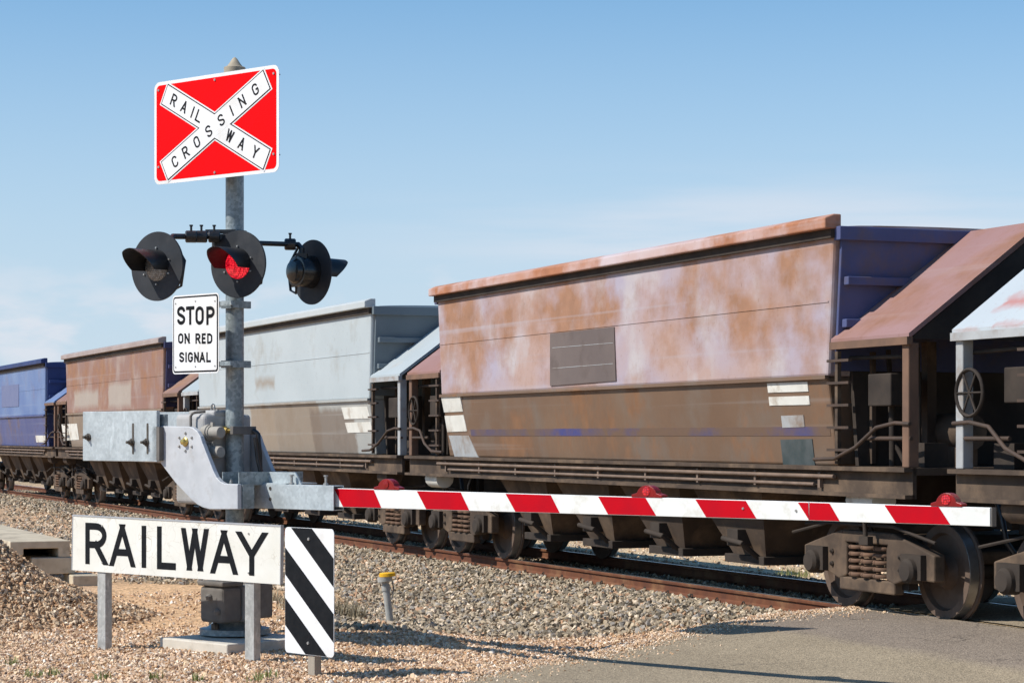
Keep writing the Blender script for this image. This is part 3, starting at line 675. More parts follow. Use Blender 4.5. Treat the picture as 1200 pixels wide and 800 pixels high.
        rd = MB(); rd.tube([(s*(A+1.1), .95, .95), (s*(A-1.4), .95, .80)], .02, 8); rd.tube([(s*(A+.2), 1.25, 1.12), (s*(A+.2), 1.22, .70)], .022, 8); rd.box(min(s*(A+.12), s*(A+.28)), max(s*(A+.12), s*(A+.28)), 1.19, 1.25, .66, .74)
        rd.build('brake_rod', UNDD, root, local=True, smooth=60)
        cb = MB(); cb.tube([(s*(A+.08), .9, 2.5), (s*(A+.15), .92, 2.1), (s*(A+.12), .9, 1.7), (s*(A+.3), .85, 1.42)], .025, 8); cb.tube([(s*(A+.75), 1.0, 2.5), (s*(A+.78), 1.0, 1.42)], .022, 8); cb.tube([(s*(A+.05), 1.3, 2.42), (s*(A+1.2), 1.3, 2.40)], .02, 8); cb.box(min(s*(A+.8), s*(A+1.1)), max(s*(A+.8), s*(A+1.1)), .9, 1.15, 1.40, 1.62)
        cb.build('end_pipework', UNDD, root, local=True, smooth=60)
        rs = MB(); rs.tube([(s*(A+.15), 1.28, 1.08), (s*(A+.62), 1.28, 1.08)], .13, 14); rs.build('air_tank', WLAB if extra else UND, root, local=True, smooth=40)
    EX = A + 1.30
    for s in (1, -1):                                   # side sill: flanges, web and pipes along it
        sl2 = MB(); sl2.box(-EX, EX, s*1.38-.02, s*1.38+.02, 1.12, 1.40); sl2.box(-EX, EX, s*1.44-.05, s*1.44+.05, 1.36, 1.398); sl2.box(-EX, EX, s*1.43-.05, s*1.43+.05, 1.12, 1.155)
        sil = sl2.build('side_sill', UND, root, local=True)
        pp = MB(); pp.tube([(-A, s*1.445, 1.30), (A, s*1.445, 1.30)], .021, 8); pp.tube([(-A+.4, s*1.43, 1.22), (A-.4, s*1.43, 1.22)], .018, 8)
        for k in range(9): x = -A+.3+k*(WL-.6)/8; pp.box(x-.02, x+.02, s*1.41-.03, s*1.41+.03, 1.19, 1.335)
        pp.build('sill_pipe', LPIPE, sil, local=True, smooth=60)
    cs = MB(); cs.box(-EX+.1, EX-.1, -.28, .28, .82, 1.33); cs.build('centre_sill', UNDD, root, local=True)
    for k in range(4):                                  # discharge hoppers
        x = -2.85 + k*1.9; h = MB()
        h.add([(x-.92, -1.32, 1.33), (x+.92, -1.32, 1.33), (x+.92, 1.32, 1.33), (x-.92, 1.32, 1.33), (x-.36, -.95, .42), (x+.36, -.95, .42), (x+.36, .95, .42), (x-.36, .95, .42)],
              [(0,1,2,3), (7,6,5,4), (0,4,5,1), (1,5,6,2), (2,6,7,3), (3,7,4,0)])
        hh = h.build('hopper_chute', UND, root, local=True)
        gt = MB(); gt.box(x-.44, x+.44, -1.02, 1.02, .33, .42); gt.tube([(x-.3, 1.0, .40), (x-.3, 1.2, .56), (x+.1, 1.22, .60)], .03, 8); gt.box(x-.12, x+.12, .98, 1.16, .52, .70)
        gt.build('discharge_gate', UNDD, hh, local=True, bevel=.01)
    build_bogie(root, -A); build_bogie(root, A)
    Mw = WM[root.name]
    for (nm, mat, quad, pr) in labels:                  # plates fixed on the near side, pixel corners on the side plane
        low_ = nm.endswith('_low')
        loc = [on_plane(Mw, x, y, HW) for x, y in quad]
        d = MB(); n = len(loc)
        def yy(z): return (HW-.13 + (z-1.40)/.85*.11) if z < 2.245 else HW
        vs = [(x, yy(z)-.012, z) for x, z in loc] + [(x, yy(z)+pr, z) for x, z in loc]
        d.add(vs, [tuple(range(n)), tuple(range(2*n-1, n-1, -1))] + [(i, i+n, (i+1) % n + n, (i+1) % n) for i in range(n)])
        d.build(nm.replace('_low', ''), mat, root, local=True)
    return root
side_t = lambda x: ((F*(PC-HW)/(CT*(x+450))) - (PC-HW)*ST)/CT
TC1 = side_t(977) + WL/2; PITCH = 13.87
def wpx(t_c, px_, y=HW):
    Mw = frame(trk(t_c, PC, ZR), 90+math.degrees(TH)); a = on_plane(Mw, px_[0], px_[1], y); b_ = on_plane(Mw, px_[2], px_[3], y)
    return min(a[0], b_[0]), max(a[0], b_[0]), min(a[1], b_[1]), max(a[1], b_[1])
# paints
W1U = side_mat('faded pink and lavender paint', (.41, .28, .24), (.37, .325, .39), (.335, .180, .112), .60, .14, pale=(.45, .40, .40), soft=.20)
W1L = side_mat('brown lower paint', (.152, .090, .055), (.18, .112, .070), (.22, .115, .06), .3, pale=(.165, .122, .092))
W1E = pm('dark blue end paint', (.085, .10, .215), (.065, .078, .165), 1.5, .7, 0, .05, dirt=(.13, .10, .10), dirt_amt=.35, dscale=1.5)
W1C = side_mat('dull pink paint', (.285, .150, .125), (.31, .185, .175), (.26, .125, .075), .5, .2, soft=.25)
W1R = side_mat('rusty chord paint', (.44, .22, .14), (.54, .44, .44), (.40, .17, .09), .5, .1)
PATCH = pm('grey brown painted patch', (.125, .098, .090), (.15, .118, .106), 1.6, .7, dirt=(.10, .075, .065), dirt_amt=.3)
STRIPE = pm('faded blue stripe', (.085, .075, .12), (.05, .058, .20), .9, .7, sc=(.8, 1, 1), dirt=(.145, .09, .06), dirt_amt=1.0, dscale=1.4)
DKPL = pm('dark green label', (.05, .065, .065), (.09, .10, .10), 5, .6)
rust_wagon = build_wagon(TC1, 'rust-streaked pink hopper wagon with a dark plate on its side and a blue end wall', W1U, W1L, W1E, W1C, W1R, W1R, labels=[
    ('patch_panel', PATCH, [(645, 391), (720, 383), (722, 446), (645, 452)], .006),
    ('patch_line', GREYP, [(648, 407.2), (719, 401.3), (719, 401.9), (648, 407.8)], .009),
    ('patch_line', GREYP, [(648, 431.2), (719, 425.6), (719, 426.2), (648, 431.8)], .009),
    ('blue_stripe_low', STRIPE, [(545, 503), (964, 499.5), (964, 510.5), (545, 510.5)], .004),
    ('label_plate_low', WLAB, [(897, 449), (944, 447), (944, 458.5), (897, 460)], .008),
    ('label_plate_low', WLAB, [(897, 465), (944, 463.5), (944, 474), (897, 475)], .008),
    ('label_plate_low', GREYP, [(909, 487), (935, 486), (935, 500), (909, 501)], .008),
    ('label_plate_low', DKPL, [(905, 515), (942, 514), (942, 549), (905, 548)], .008),
    ('label_plate_low', WLAB, [(517, 463), (539, 462), (539, 482), (517, 483)], .008),
    ('label_plate_low', WLAB, [(517, 487), (539, 486), (541, 505), (518, 506)], .008),
    ('label_plate_low', GREYP, [(519, 510), (542, 510), (552, 541), (524, 541)], .008)], extra=1)
W2U = side_mat('pale grey paint', (.385, .425, .435), (.425, .465, .475), (.33, .32, .29), .12, .3, soft=.25, patches=[wpx(TC1+PITCH, (298, 440, 322, 458)) + ((.27, .22, .17), .14)])
W2L = side_mat('grey brown lower paint', (.33, .33, .31), (.37, .37, .35), (.27, .205, .15), .35, .2, soft=.25, patches=[wpx(TC1+PITCH, q_) + (c_, .10) for q_, c_ in (((290, 474, 320, 534), (.27, .205, .145)), ((318, 468, 372, 537), (.235, .18, .13)), ((360, 478, 412, 538), (.17, .13, .10)))])
W2E = pm('slate grey end paint', (.12, .15, .17), (.15, .18, .20), 1.5, .6)
W2C = side_mat('pale grey cover paint', (.35, .395, .41), (.39, .43, .445), (.40, .38, .35), .05, .3)
W2R = pm('pale chord paint', (.42, .45, .45), (.46, .48, .48), 1.5, .6)
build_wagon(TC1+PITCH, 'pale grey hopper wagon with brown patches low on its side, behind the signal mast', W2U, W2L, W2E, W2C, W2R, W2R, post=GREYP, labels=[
    ('label_plate_low', WLAB, [(398, 477), (428, 476), (430, 490), (400, 491)], .008),
    ('label_plate_low', WLAB, [(400, 495), (430, 494), (431, 506), (402, 507)], .008)])
W3U = side_mat('brown pink paint', (.255, .135, .098), (.25, .148, .12), (.30, .155, .085), .40, .3, pale=(.33, .24, .20), soft=.22, patches=[wpx(TC1+2*PITCH, q_) + ((.36, .31, .26), .16) for q_ in ((126, 446, 154, 480), (86, 456, 116, 480))])
W3L = side_mat('dusty brown lower paint', (.22, .165, .12), (.26, .20, .15), (.24, .15, .09), .3)
W3E = pm('violet blue end paint', (.055, .055, .12), (.04, .042, .09), 2, .6)
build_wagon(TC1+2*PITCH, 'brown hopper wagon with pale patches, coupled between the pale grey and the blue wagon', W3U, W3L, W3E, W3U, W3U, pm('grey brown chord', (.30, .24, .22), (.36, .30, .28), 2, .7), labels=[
    ('patch_panel_low', WLAB, [(70, 497), (88, 496), (88, 515), (70, 516)], .008)])
W4U = side_mat('faded blue paint', (.10, .155, .32), (.15, .215, .37), (.20, .20, .28), .2, .3, soft=.25)
W4L = side_mat('blue lower paint', (.065, .08, .20), (.08, .095, .22), (.15, .12, .15), .3)
W4E = pm('navy end paint', (.03, .05, .15), (.025, .04, .11), 2, .6)
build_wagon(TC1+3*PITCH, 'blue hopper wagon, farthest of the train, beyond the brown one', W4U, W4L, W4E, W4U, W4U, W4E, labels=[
    ('patch_panel', pm('dull blue patch', (.13, .15, .26), (.15, .17, .28), 2, .7), [(2, 452), (22, 450), (22, 476), (2, 477)], .005),
    ('label_plate_low', WLAB, [(38, 510), (50, 510), (50, 518), (38, 518)], .008)])
W0U = side_mat('white and red paint', (.44, .48, .50), (.40, .435, .455), (.40, .18, .13), .25, .1, patches=[(WL/2+.05, WL/2+1.05, 2.74, 2.92, (.42, .12, .085), .10), (WL/2-.1, WL/2+.75, 3.04, 3.18, (.42, .14, .10), .10), (WL/2+.2, WL/2+.7, 2.56, 2.66, (.40, .13, .09), .10)])
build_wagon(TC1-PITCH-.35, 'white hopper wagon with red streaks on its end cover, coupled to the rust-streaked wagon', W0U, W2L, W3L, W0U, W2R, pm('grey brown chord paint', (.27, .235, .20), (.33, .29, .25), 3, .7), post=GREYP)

# ------------------------------------------------------------------ lettering drawn as strokes
def Q(p0, c, p1, n=6):
    cx, cy = p0[0]+p1[0]-c[0], p0[1]+p1[1]-c[1]
    return [(cx + (p0[0]-cx)*math.cos(a) + (p1[0]-cx)*math.sin(a), cy + (p0[1]-cy)*math.cos(a) + (p1[1]-cy)*math.sin(a)) for a in [math.pi/2*i/n for i in range(n+1)]]
_C = Q((1,.72),(1,1),(.5,1)) + Q((.5,1),(0,1),(0,.72)) + Q((0,.28),(0,0),(.5,0)) + Q((.5,0),(1,0),(1,.28))
_P = [(0,1),(.5,1)] + Q((.5,1),(1,1),(1,.74))[1:] + Q((1,.74),(1,.47),(.5,.47))[1:] + [(0,.47)]
FONT = {
 'A': [[(0,0),(.5,1)], [(.5,1),(1,0)], [(.2,.3),(.8,.3)]], 'C': [_C], 'G': [_C + [(1,.45),(.55,.45)]],
 'O': ['closed'] + [Q((1,.72),(1,1),(.5,1)) + Q((.5,1),(0,1),(0,.72)) + Q((0,.28),(0,0),(.5,0)) + Q((.5,0),(1,0),(1,.28))],
 'S': [Q((1,.74),(1,1),(.5,1)) + Q((.5,1),(0,1),(0,.77)) + Q((0,.75),(0,.57),(.42,.53)) + Q((.58,.47),(1,.43),(1,.25)) + Q((1,.23),(1,0),(.5,0)) + Q((.5,0),(0,0),(0,.26))],
 'D': [[(0,0),(0,1)], [(0,1),(.4,1)] + Q((.4,1),(1,1),(1,.68))[1:] + Q((1,.32),(1,0),(.4,0)) + [(0,0)]],
 'E': [[(0,0),(0,1)], [(0,1),(1,1)], [(0,.52),(.85,.52)], [(0,0),(1,0)]], 'I': [[(.5,0),(.5,1)]], 'L': [[(0,0),(0,1)], [(0,0),(1,0)]],
 'N': [[(0,0),(0,1)], [(1,0),(1,1)], [(0,1),(1,0)]], 'P': [[(0,0),(0,1)], _P], 'R': [[(0,0),(0,1)], _P, [(.5,.47),(1,0)]],
 'T': [[(.5,0),(.5,1)], [(0,1),(1,1)]], 'W': [[(0,1),(.25,0)], [(.25,0),(.5,1)], [(.5,1),(.75,0)], [(.75,0),(1,1)]],
 'Y': [[(0,1),(.5,.46)], [(1,1),(.5,.46)], [(.5,.5),(.5,0)]]}
def glyph(b, ch, x0, x1, z0, z1, t, y, tr=None):
    """strokes of one letter in the box x0..x1, z0..z1 as thin plates standing at local y (front = -y)"""
    b.marks.append((len(b.v), len(b.f)))
    st = FONT[ch]; closed = st[0] == 'closed'; k = 0
    for s in st[1:] if closed else st:
        pts = []
        for u, v in s:
            p = Vector((x0 + t/2 + u*(x1-x0-t), z0 + t/2 + v*(z1-z0-t))) if ch != 'I' else Vector(((x0+x1)/2, z0 + t/2 + v*(z1-z0-t)))
            if not pts or (p-pts[-1]).length > 1e-5: pts.append(p)
        if closed and (pts[0]-pts[-1]).length < 1e-5: pts.pop()
        n = len(pts); Lf, Rt = [], []
        for i, p in enumerate(pts):
            a = pts[i]-pts[i-1] if (i or closed) else None; c = pts[(i+1) % n]-p if (i < n-1 or closed) else None
            if a is None: a = c
            if c is None: c = a
            a = a.normalized(); c = c.normalized(); m_ = a + c; m_ = m_.normalized() if m_.length > 1e-6 else a
            nn = Vector((-m_.y, m_.x)); w = t/2/max(.45, nn.dot(Vector((-a.y, a.x))))
            l, r = p + nn*w, p - nn*w
            if not closed and i in (0, n-1):
                d = -a if i == 0 else a
                if abs(d.y) > .4 and (p.y < z0+t*.6 or p.y > z1-t*.6):        # cut flat on the base or cap line
                    tz = z0 if d.y < 0 else z1; l = l + d*((tz-l.y)/d.y); r = r + d*((tz-r.y)/d.y)
                elif n == 2 or ch in 'CGS': l, r = l + d*t*(.5 if ch in 'LETIRPDN' else .0), r + d*t*(.5 if ch in 'LETIRPDN' else 0)
            Lf.append(l); Rt.append(r)
        yy = y - .0004*k; k += 1
        vs = [(q.x, yy, q.y) for pr in zip(Lf, Rt) for q in pr]
        if tr: vs = [tr @ Vector(v) for v in vs]
        m = n if closed else n-1
        b.add(vs, [(2*i, 2*i+1, (2*((i+1) % n))+1, 2*((i+1) % n)) for i in range(m)])
def rrect(x0, x1, z0, z1, r, n=5):
    out = []
    for cx, cz, a0 in ((x1-r, z1-r, 0), (x0+r, z1-r, 90), (x0+r, z0+r, 180), (x1-r, z0+r, 270)):
        for i in range(n+1): a = R(a0+90*i/n); out.append((cx+r*math.cos(a), cz+r*math.sin(a)))
    return out

# ------------------------------------------------------------------ signal mast
PX, PY = -2.407, 19.26
GZ = 0.0
MM = frame(Vector((PX, PY, 0)), BETA)
mast = thing('crossing_signal', 'tall galvanised signal mast with three black disc lights and a pointed cap', 'railway signal', (PX, PY, .10), BETA)
Mm = WM[mast.name] @ Matrix.Translation((0, 0, -.10))     # same frame with z = 0 on the ground
r = .079
b = MB(Mm); b.lathe([(.55, r), (4.97, r)], (0,0,0), (0,0,1), 28); b.build('mast_pole', GD, mast, smooth=40)
b = MB(Mm); b.lathe([(4.94, .094), (5.005, .094), (5.01, .088), (5.015, .070), (5.04, .050), (5.085, .020), (5.097, .004)], (0,0,0), (0,0,1), 24); b.build('mast_cap', CAPM, mast, smooth=35)
b = MB(Mm)
b.lathe([(.10, .30), (.15, .30), (.155, .25), (.19, .20), (.28, .155), (.50, .135), (.545, .15), (.62, .15), (.63, .11), (.66, .085)], (0,0,0), (0,0,1), 28)
base = b.build('mast_base', GD, mast, smooth=35)
b = MB(Mm)
b.box(-.06, .26, -.34, -.12, .22, .53); b.build('junction_box', DKG, base, bevel=.035, seg=3)
b = MB(Mm); b.box(-.075, .275, -.355, -.12, .532, .575); b.build('box_lid', DKG, base, bevel=.015)
b = MB(Mm); b.box(.08, .36, -.04, .14, .25, .565); b.build('junction_box', DKG, base, bevel=.03, seg=3)
b = MB(Mm); b.box(.10, .33, -.118, -.045, .22, .54); b.build('junction_box', HOUS, base, bevel=.03)
b = MB(Mm)
for a in (10, 100, 190, 280):
    x, y = .255*math.cos(R(a)), .255*math.sin(R(a)); b.lathe([(.12, .034), (.20, .034), (.205, .018), (.29, .018)], (x, y, 0), (0,0,1), 8)
b.each('anchor_bolt', DBOLT, base)
b = MB(Mm)
for (x, z) in ((.03, .60), (.19, .60), (.09, .42), (.20, .30)): b.lathe([(0, .03), (.03, .03), (.045, .015)], (x, -.28 if z > .59 else -.345, z), (0,-.3,1), 8)
b.each('lid_bolt', DKG, base)
b = MB(Mm); b.torus((.10, -.25, .60), (1,0,.2), .03, .01, 12, 6); b.build('lid_hasp', DKG, base)
b = MB(Mm); b.box(.02, .18, -.3425, -.338, .36, .44); b.build('box_plate', DKG, base, bevel=.001); b = MB(Mm)

# two clamps that carry the STOP sign
for (py) in (357.5, 427):
    z = CZ + (HOR-py)/F*PY; b = MB(Mm)
    b.box(-.17, .10, -.115, -.085, z-.02, z+.02); b.box(-.05, .10, -.112, -.083, z-.032, z+.032); b.box(.078, .112, -.11, .09, z-.03, z+.03); b.torus((0,0,z), (0,0,1), .084, .012, 20, 6)
    b.lathe([(0, .013), (.05, .013)], (.09, -.115, z), (0,-1,0), 8)
    b.build('sign_clamp', GD, mast)
# light bar and the three lights, in world space
def dirv(deg): return Vector((math.sin(R(deg)), -math.cos(R(deg)), 0))          # 0 = towards the camera, + = to the right
bl = at(203, 277, 18.64); bc_ = at(262, 277.5, PY-.10); br0 = at(288, 284.5, PY-.10); br = at(349, 286.5, 19.65)
b = MB(); b.tube([bl, bc_, at(268, 277.5, PY-.1)], .024, 12); b.tube([br0, br], .022, 12)
b.lathe([(-.06, .105), (.06, .105)], (PX, PY, bc_.z-.0), (0,0,1), 20); b.lathe([(-.05, .102), (.05, .102)], (PX, PY, br.z-.02), (0,0,1), 20)
bar = b.build('light_bar', BLACK, mast, smooth=40)
b = MB()
for px_ in (224, 236, 251, 340): 
    q = at(px_, 277.3 if px_ < 300 else 286.3, 18.64 + (px_-203)/146*1.0); d = Vector((1, .15, 0))
    b.lathe([(-.05, .042), (-.04, .052), (.04, .052), (.05, .042)], q, d, 14); b.lathe([(0, .010), (.085, .010), (.09, .016), (.10, .016)], q, (0,0,1), 8)
q = at(255, 283, PY-.18); b.lathe([(0, .05), (.10, .05), (.16, .04)], q+Vector((0,0,.06)), (0,0,-1), 14); b.box(q.x-.10, q.x+.16, q.y-.04, q.y+.04, q.z+.07, q.z+.10)
b.build('bar_clamp', BLACK, bar, smooth=40)
def signal_light(c, deg, lens, hang):
    d = dirv(deg).normalized(); side = Vector((0,0,1)).cross(d).normalized(); Z = Vector((0,0,1))
    b = MB(); b.lathe([(-.012, .287), (.0, .287), (.004, .284)], c, d, 56); tgt = b.build('signal_light', TARGET, mast, smooth=30)
    b = MB(); b.lathe([(-.24, .0), (-.238, .05), (-.225, .09), (-.20, .108), (-.185, .112), (-.183, .135), (-.165, .138), (-.16, .128), (-.06, .138), (-.013, .145)], c, d, 32); b.build('lamp_housing', GLOSS, tgt, smooth=35)
    b = MB(); b.lathe([(.004, .126), (.012, .124), (.028, .095), (.036, .05), (.038, .0)], c - Z*.0, d, 32); b.build('lens', lens, tgt, smooth=50)
    b = MB(); n = 22; vs = []; fs = []
    for i in range(n+1):                               # hood: upper half of a tube, its lower edges cut back
        a = R(-18 + 216*i/n); s_ = abs(math.sin(a)) if math.sin(a) > 0 else 0
        ln = .17 + .16*min(1., max(0., math.sin(a)+.30)/1.1) 
        for rr in (.132, .128):
            p = c + side*(math.cos(a)*rr) + Z*(math.sin(a)*rr + .004)
            vs += [p + d*.005, p + d*(ln) + Z*-.02*ln]
    for i in range(n):
        o = 4*i; fs += [(o, o+1, o+5, o+4), (o+2, o+6, o+7, o+3), (o+1, o+3, o+7, o+5), (o, o+4, o+6, o+2)]
    fs += [(0, 2, 3, 1), (4*n, 4*n+1, 4*n+3, 4*n+2)]
    b.add(vs, fs); b.build('hood', BLACK, tgt, smooth=50)
    b = MB()
    for a in (-25, 205, 270, 160, 20): p = c + side*(math.cos(R(a))*.15) + Z*(math.sin(R(a))*.15); b.lathe([(.0, .008), (.016, .007)], p, d, 8)
    b.lathe([(.0, .010), (.018, .008)], c + Z*.152, d, 8); b.build('screw', BOLT, tgt)
    b = MB(); bk = c - d*.14; b.tube([bk - Z*.12 + side*.05, bk - Z*.19 + side*.06, bk - Z*.16 + side*.14, bk + Z*.05 + side*.18, hang + Vector((0, 0, -.03))], .012, 6); b.build('lamp_cable', BLACK, tgt, smooth=60)
    b = MB(); bk = c - d*.12; b.tube([bk + Z*.10, bk + Z*.20, hang], .026, 10); b.box(bk.x-.05, bk.x+.05, bk.y-.05, bk.y+.05, bk.z+.115, bk.z+.16)
    b.tube([bk + side*.1 - Z*.04, bk + side*.14 - Z*.07, bk + side*.12 - Z*.12], .03, 8)
    b.build('hanger', BLACK, tgt, smooth=40)
    return tgt
c1 = at(184, 312, 18.37); c2 = at(279, 309.5, 18.92); c3 = at(366.5, 319, 19.66)
tag(signal_light(c1, -33.6, LENS_OFF, bl), 'round dark signal light with unlit lens')
tag(signal_light(c2, -29.3, LENS_ON, Vector((c2.x-.02, PY-.12, bc_.z))), 'round signal light with its red lens lit')
tag(signal_light(c3, 130.7, LENS_OFF, br), 'signal light turned away, showing its black lamp housing')

# concrete footing
b = MB(MM); b.box(-.30, .62, -.58, .36, -.15, .085)
foot = thing('concrete_footing', 'square concrete footing slab under the signal mast', 'footing', (PX, PY, 0), BETA)
b.build('slab', PADC, foot, bevel=.012)

# ------------------------------------------------------------------ crossbuck sign
XA = -39.5
Ms = frame(at(252, 148, 18.95), XA)
xb = thing('crossbuck_sign', 'red RAILWAY CROSSING sign with a white lettered X at the top of the mast', 'sign', at(252, 148, 18.95), XA)
SW, SH_ = .775, .447
b = MB(Ms); b.prism(rrect(-SW, SW, -SH_, SH_, .065), 0, .004); pan = b.build('sign_panel', SWHITE, xb)
b = MB(Ms); b.prism(rrect(-SW+.002, SW-.002, -SH_+.002, SH_-.002, .063), .0045, .006); b.build('panel_back', ALBACK, pan)
b = MB(Ms); b.prism(rrect(-SW+.030, SW-.030, -SH_+.030, SH_-.030, .045), -.0015, -.0002); b.build('red_field', SRED, pan)
def xlayer(hl, hw, y, mat, name):
    b = MB(Ms)
    for k, sg in enumerate((1, -1)):
        T_ = Matrix.Rotation(R(27.8*sg), 4, 'Y')
        b.add([T_ @ Vector((x, y-.0004*k, z)) for x, z in ((-hl, -hw), (hl, -hw), (hl, hw), (-hl, hw))], [(0,1,2,3)])
    return b.build(name, mat, pan)
xlayer(.735, .108, -.0030, SWHITE, 'white_cross'); xlayer(.721, .096, -.0048, SBLACK, 'black_outline'); xlayer(.712, .087, -.0066, SWHITE, 'cross_face')
b = MB(Ms)
T1 = Matrix.Rotation(R(27.8), 4, 'Y'); T2 = Matrix.Rotation(R(-27.8), 4, 'Y')
for ch, s in zip('RAILWAY', (-.58, -.43, -.31, -.22, .215, .38, .565)):
    w = {'W': .085, 'I': .02}.get(ch, .070); glyph(b, ch, s-w/2, s+w/2, -.052, .052, .0155, -.0084, T1)
for ch, s in zip('CROSSING', (-.565, -.41, -.25, -.08, .095, .24, .385, .565)):
    w = {'I': .02}.get(ch, .070); glyph(b, ch, s-w/2, s+w/2, -.052, .052, .0155, -.0084, T2)
b.letters('letter', SBLACK, pan)
b = MB(Ms)
for x in (-.715, 0, .715):
    for z in (.335, -.335):
        z2 = z + (.04 if x else .06*(1 if z > 0 else -1)); b.lathe([(.001, .012), (.008, .010)], (x, -.001, z2), (0,-1,0), 8)
        b.tube([(x, .006, z2), (x, .07 if x > .5 else .03, z2)], .006, 6)
b.each('rivet', BOLT, pan)
b = MB(Ms)
for z in (.335, -.335): b.box(-.71, .71, .007, .035, z-.025, z+.025)
b.each('back_rail', ALBACK, xb); b = MB(Ms)
Mi = Ms.inverted(); pl_ = Mi @ Vector((PX, PY, 0))
for z in (.335, -.335): b.torus((pl_.x, pl_.y, z), (0,0,1), .088, .011, 20, 6)
b.each('back_clamp', ALBACK, xb)

# STOP ON RED SIGNAL
Mt = frame(at(229.5, 391, 19.08), BETA-1)
st_ = thing('stop_sign', 'white STOP ON RED SIGNAL sign clamped to the mast below the lamps', 'sign', at(229.5, 391, 19.08), BETA-1)
def px(x, y, M=Mt): return on_plane(M, x, y, 0)
x0 = px(202.3, 391)[0]; x1 = px(256.5, 391)[0]; z1 = px(229, 344.8)[1]; z0 = px(229, 437.6)[1]
b = MB(Mt); b.prism(rrect(x0, x1, z0, z1, .035), 0, .003); pan = b.build('sign_panel', SWHITE, st_)
b = MB(Mt); b.prism(rrect(x0+.002, x1-.002, z0+.002, z1-.002, .033), .0035, .005); b.build('panel_back', ALBACK, pan)
b = MB(Mt); b.prism(rrect(x0+.012, x1-.012, z0+.012, z1-.012, .028), -.0016, -.0002); b.build('black_border', SBLACK, pan)
b = MB(Mt); b.prism(rrect(x0+.026, x1-.026, z0+.026, z1-.026, .018), -.0034, -.0018); b.build('sign_face', SWHITE, pan)
b = MB(Mt)
def row(chs, xs_px, ytop, ybot, t, y, M):
    for ch, (a, c) in zip(chs, xs_px):
        xa = on_plane(M, a, 391 if M is Mt else ytop, 0)[0]; xc = on_plane(M, c, 391 if M is Mt else ytop, 0)[0]; mid = (a+c)/2
        zt = on_plane(M, mid, ytop, 0)[1]; zb = on_plane(M, mid, ybot, 0)[1]; glyph(b, ch, xa, xc, zb, zt, t, y, None)
Z2 = lambda l: [(130+a/4, 130+c/4) for a, c in l]
row('STOP', Z2([(312, 350), (354, 393), (398, 437), (449, 488)]), 358.8, 380.6, .031, -.005, Mt)
row('ON', Z2([(317, 341), (347, 371)]), 390.4, 402.6, .019, -.005, Mt); row('RED', Z2([(398, 421), (428, 446), (453, 477)]), 390.4, 402.6, .019, -.005, Mt)
row('SIGNAL', Z2([(322, 345), (351, 357), (363, 386), (392, 414), (417, 443), (449, 470)]), 412.4, 424.4, .019, -.005, Mt)
b.letters('letter', SBLACK, pan)
b = MB(Mt)
for x, z in ((x0+.05, z1-.07), (x1-.05, z1-.07), (0, z1-.06), (x0+.05, z0+.06), (x1-.05, z0+.06), (0, z0+.06)): b.lathe([(.002, .008), (.007, .006)], (x, -.002, z), (0,-1,0), 8)
b.each('rivet', BOLT, pan)
b = MB(Mt)
for py in (357.5, 427): z = px(229, py)[1]; b.box(-.12, x1+.16, .006, .036, z-.018, z+.018)
b.each('back_rail', GD, st_)

# ------------------------------------------------------------------ boom gate
boom = thing('boom_gate', 'lowered red and white striped boom gate with counterweight plates and a grey drive housing', 'boom gate', (PX, PY, 1.2), BETA)
Mb = MM
def bp(x, y, off): return on_plane(Mb, x, y, -off)
OFF = .36
arm_px = [(187,499),(221,499.5),(226,501),(231,505),(234.5,511),(237,519),(250,552),(253.5,559),(258,564),(263,566.5),(278.5,567),(278.5,596.5),(246,596.5),(238,594.5),(231,591),(224,585),(206,566),(187,541)]
arm = [bp(x, y, OFF) for x, y in arm_px]
side_arms = []
for off in (OFF, -.28):
    b = MB(Mb); b.prism(arm, -off, -off+.045); sa = b.build('side_arm', CAST, boom, bevel=.006); side_arms.append(sa)
    if off > 0:
        b = MB(Mb); cx, cz = bp(217.5, 517.5, OFF)
        for k in range(6): a = R(30+60*k); b.lathe([(0, .012), (.009, .012), (.013, .006)], (cx+.100*math.cos(a), -off-.001, cz+.076*math.sin(a)), (0,-1,0), 8)
        b.each('bolt', HOUS, sa)
        b = MB(Mb); b.lathe([(0, .040), (.010, .040), (.016, .030), (.04, .024), (.046, .0)], (cx, -off-.001, cz), (0,-1,0), 16); b.build('hub', BRASS, sa, smooth=40)
        b = MB(Mb); x_, z_ = bp(196, 549, OFF); 
# flange turned back along the end of the near arm and a rib along its inner edge
x_, z_ = bp(278.5, 567, OFF); z0_ = bp(278.5, 596.5, OFF)[1]
b = MB(Mb); b.box(x_-.012, x_+.012, -OFF+.046, -OFF+.17, z0_+.004, z_-.004); b.build('arm_flange', GD, side_arms[0])
# counterweights
xl, zt = bp(97, 482.3, OFF+.05); xr, zb = bp(183.5, 540.7, OFF+.05)
b = MB(Mb); b.box(xl, xr, -OFF-.05, -OFF-.012, zb, zt); cw = b.build('counterweight', G, boom, bevel=.004)
b = MB(Mb)
for sx in (156, 173):
    x, ztop = bp(sx, 495.5, OFF+.05); zbot = bp(sx, 532, OFF+.05)[1]; b.prism(rrect(x-.013, x+.013, zbot, ztop, .0125), -OFF-.0525, -OFF-.0495)
b.each('slot', DBOLT, cw)
b = MB(Mb)
for sx, sy in ((155, 518), (172, 518), (104, 512)): x, z = bp(sx, sy, OFF+.05); b.lathe([(.0, .036), (.006, .036), (.008, .022), (.03, .022), (.032, .013), (.06, .013)], (x, -OFF-.053, z), (0,-1,0), 10)
b.each('bolt', DBOLT, cw)
b = MB(Mb); b.box(xl+.04, xr+.03, -OFF+.05, -OFF+.012, zb+.03, zt-.03); b.build('spacer_plate', GD, cw)
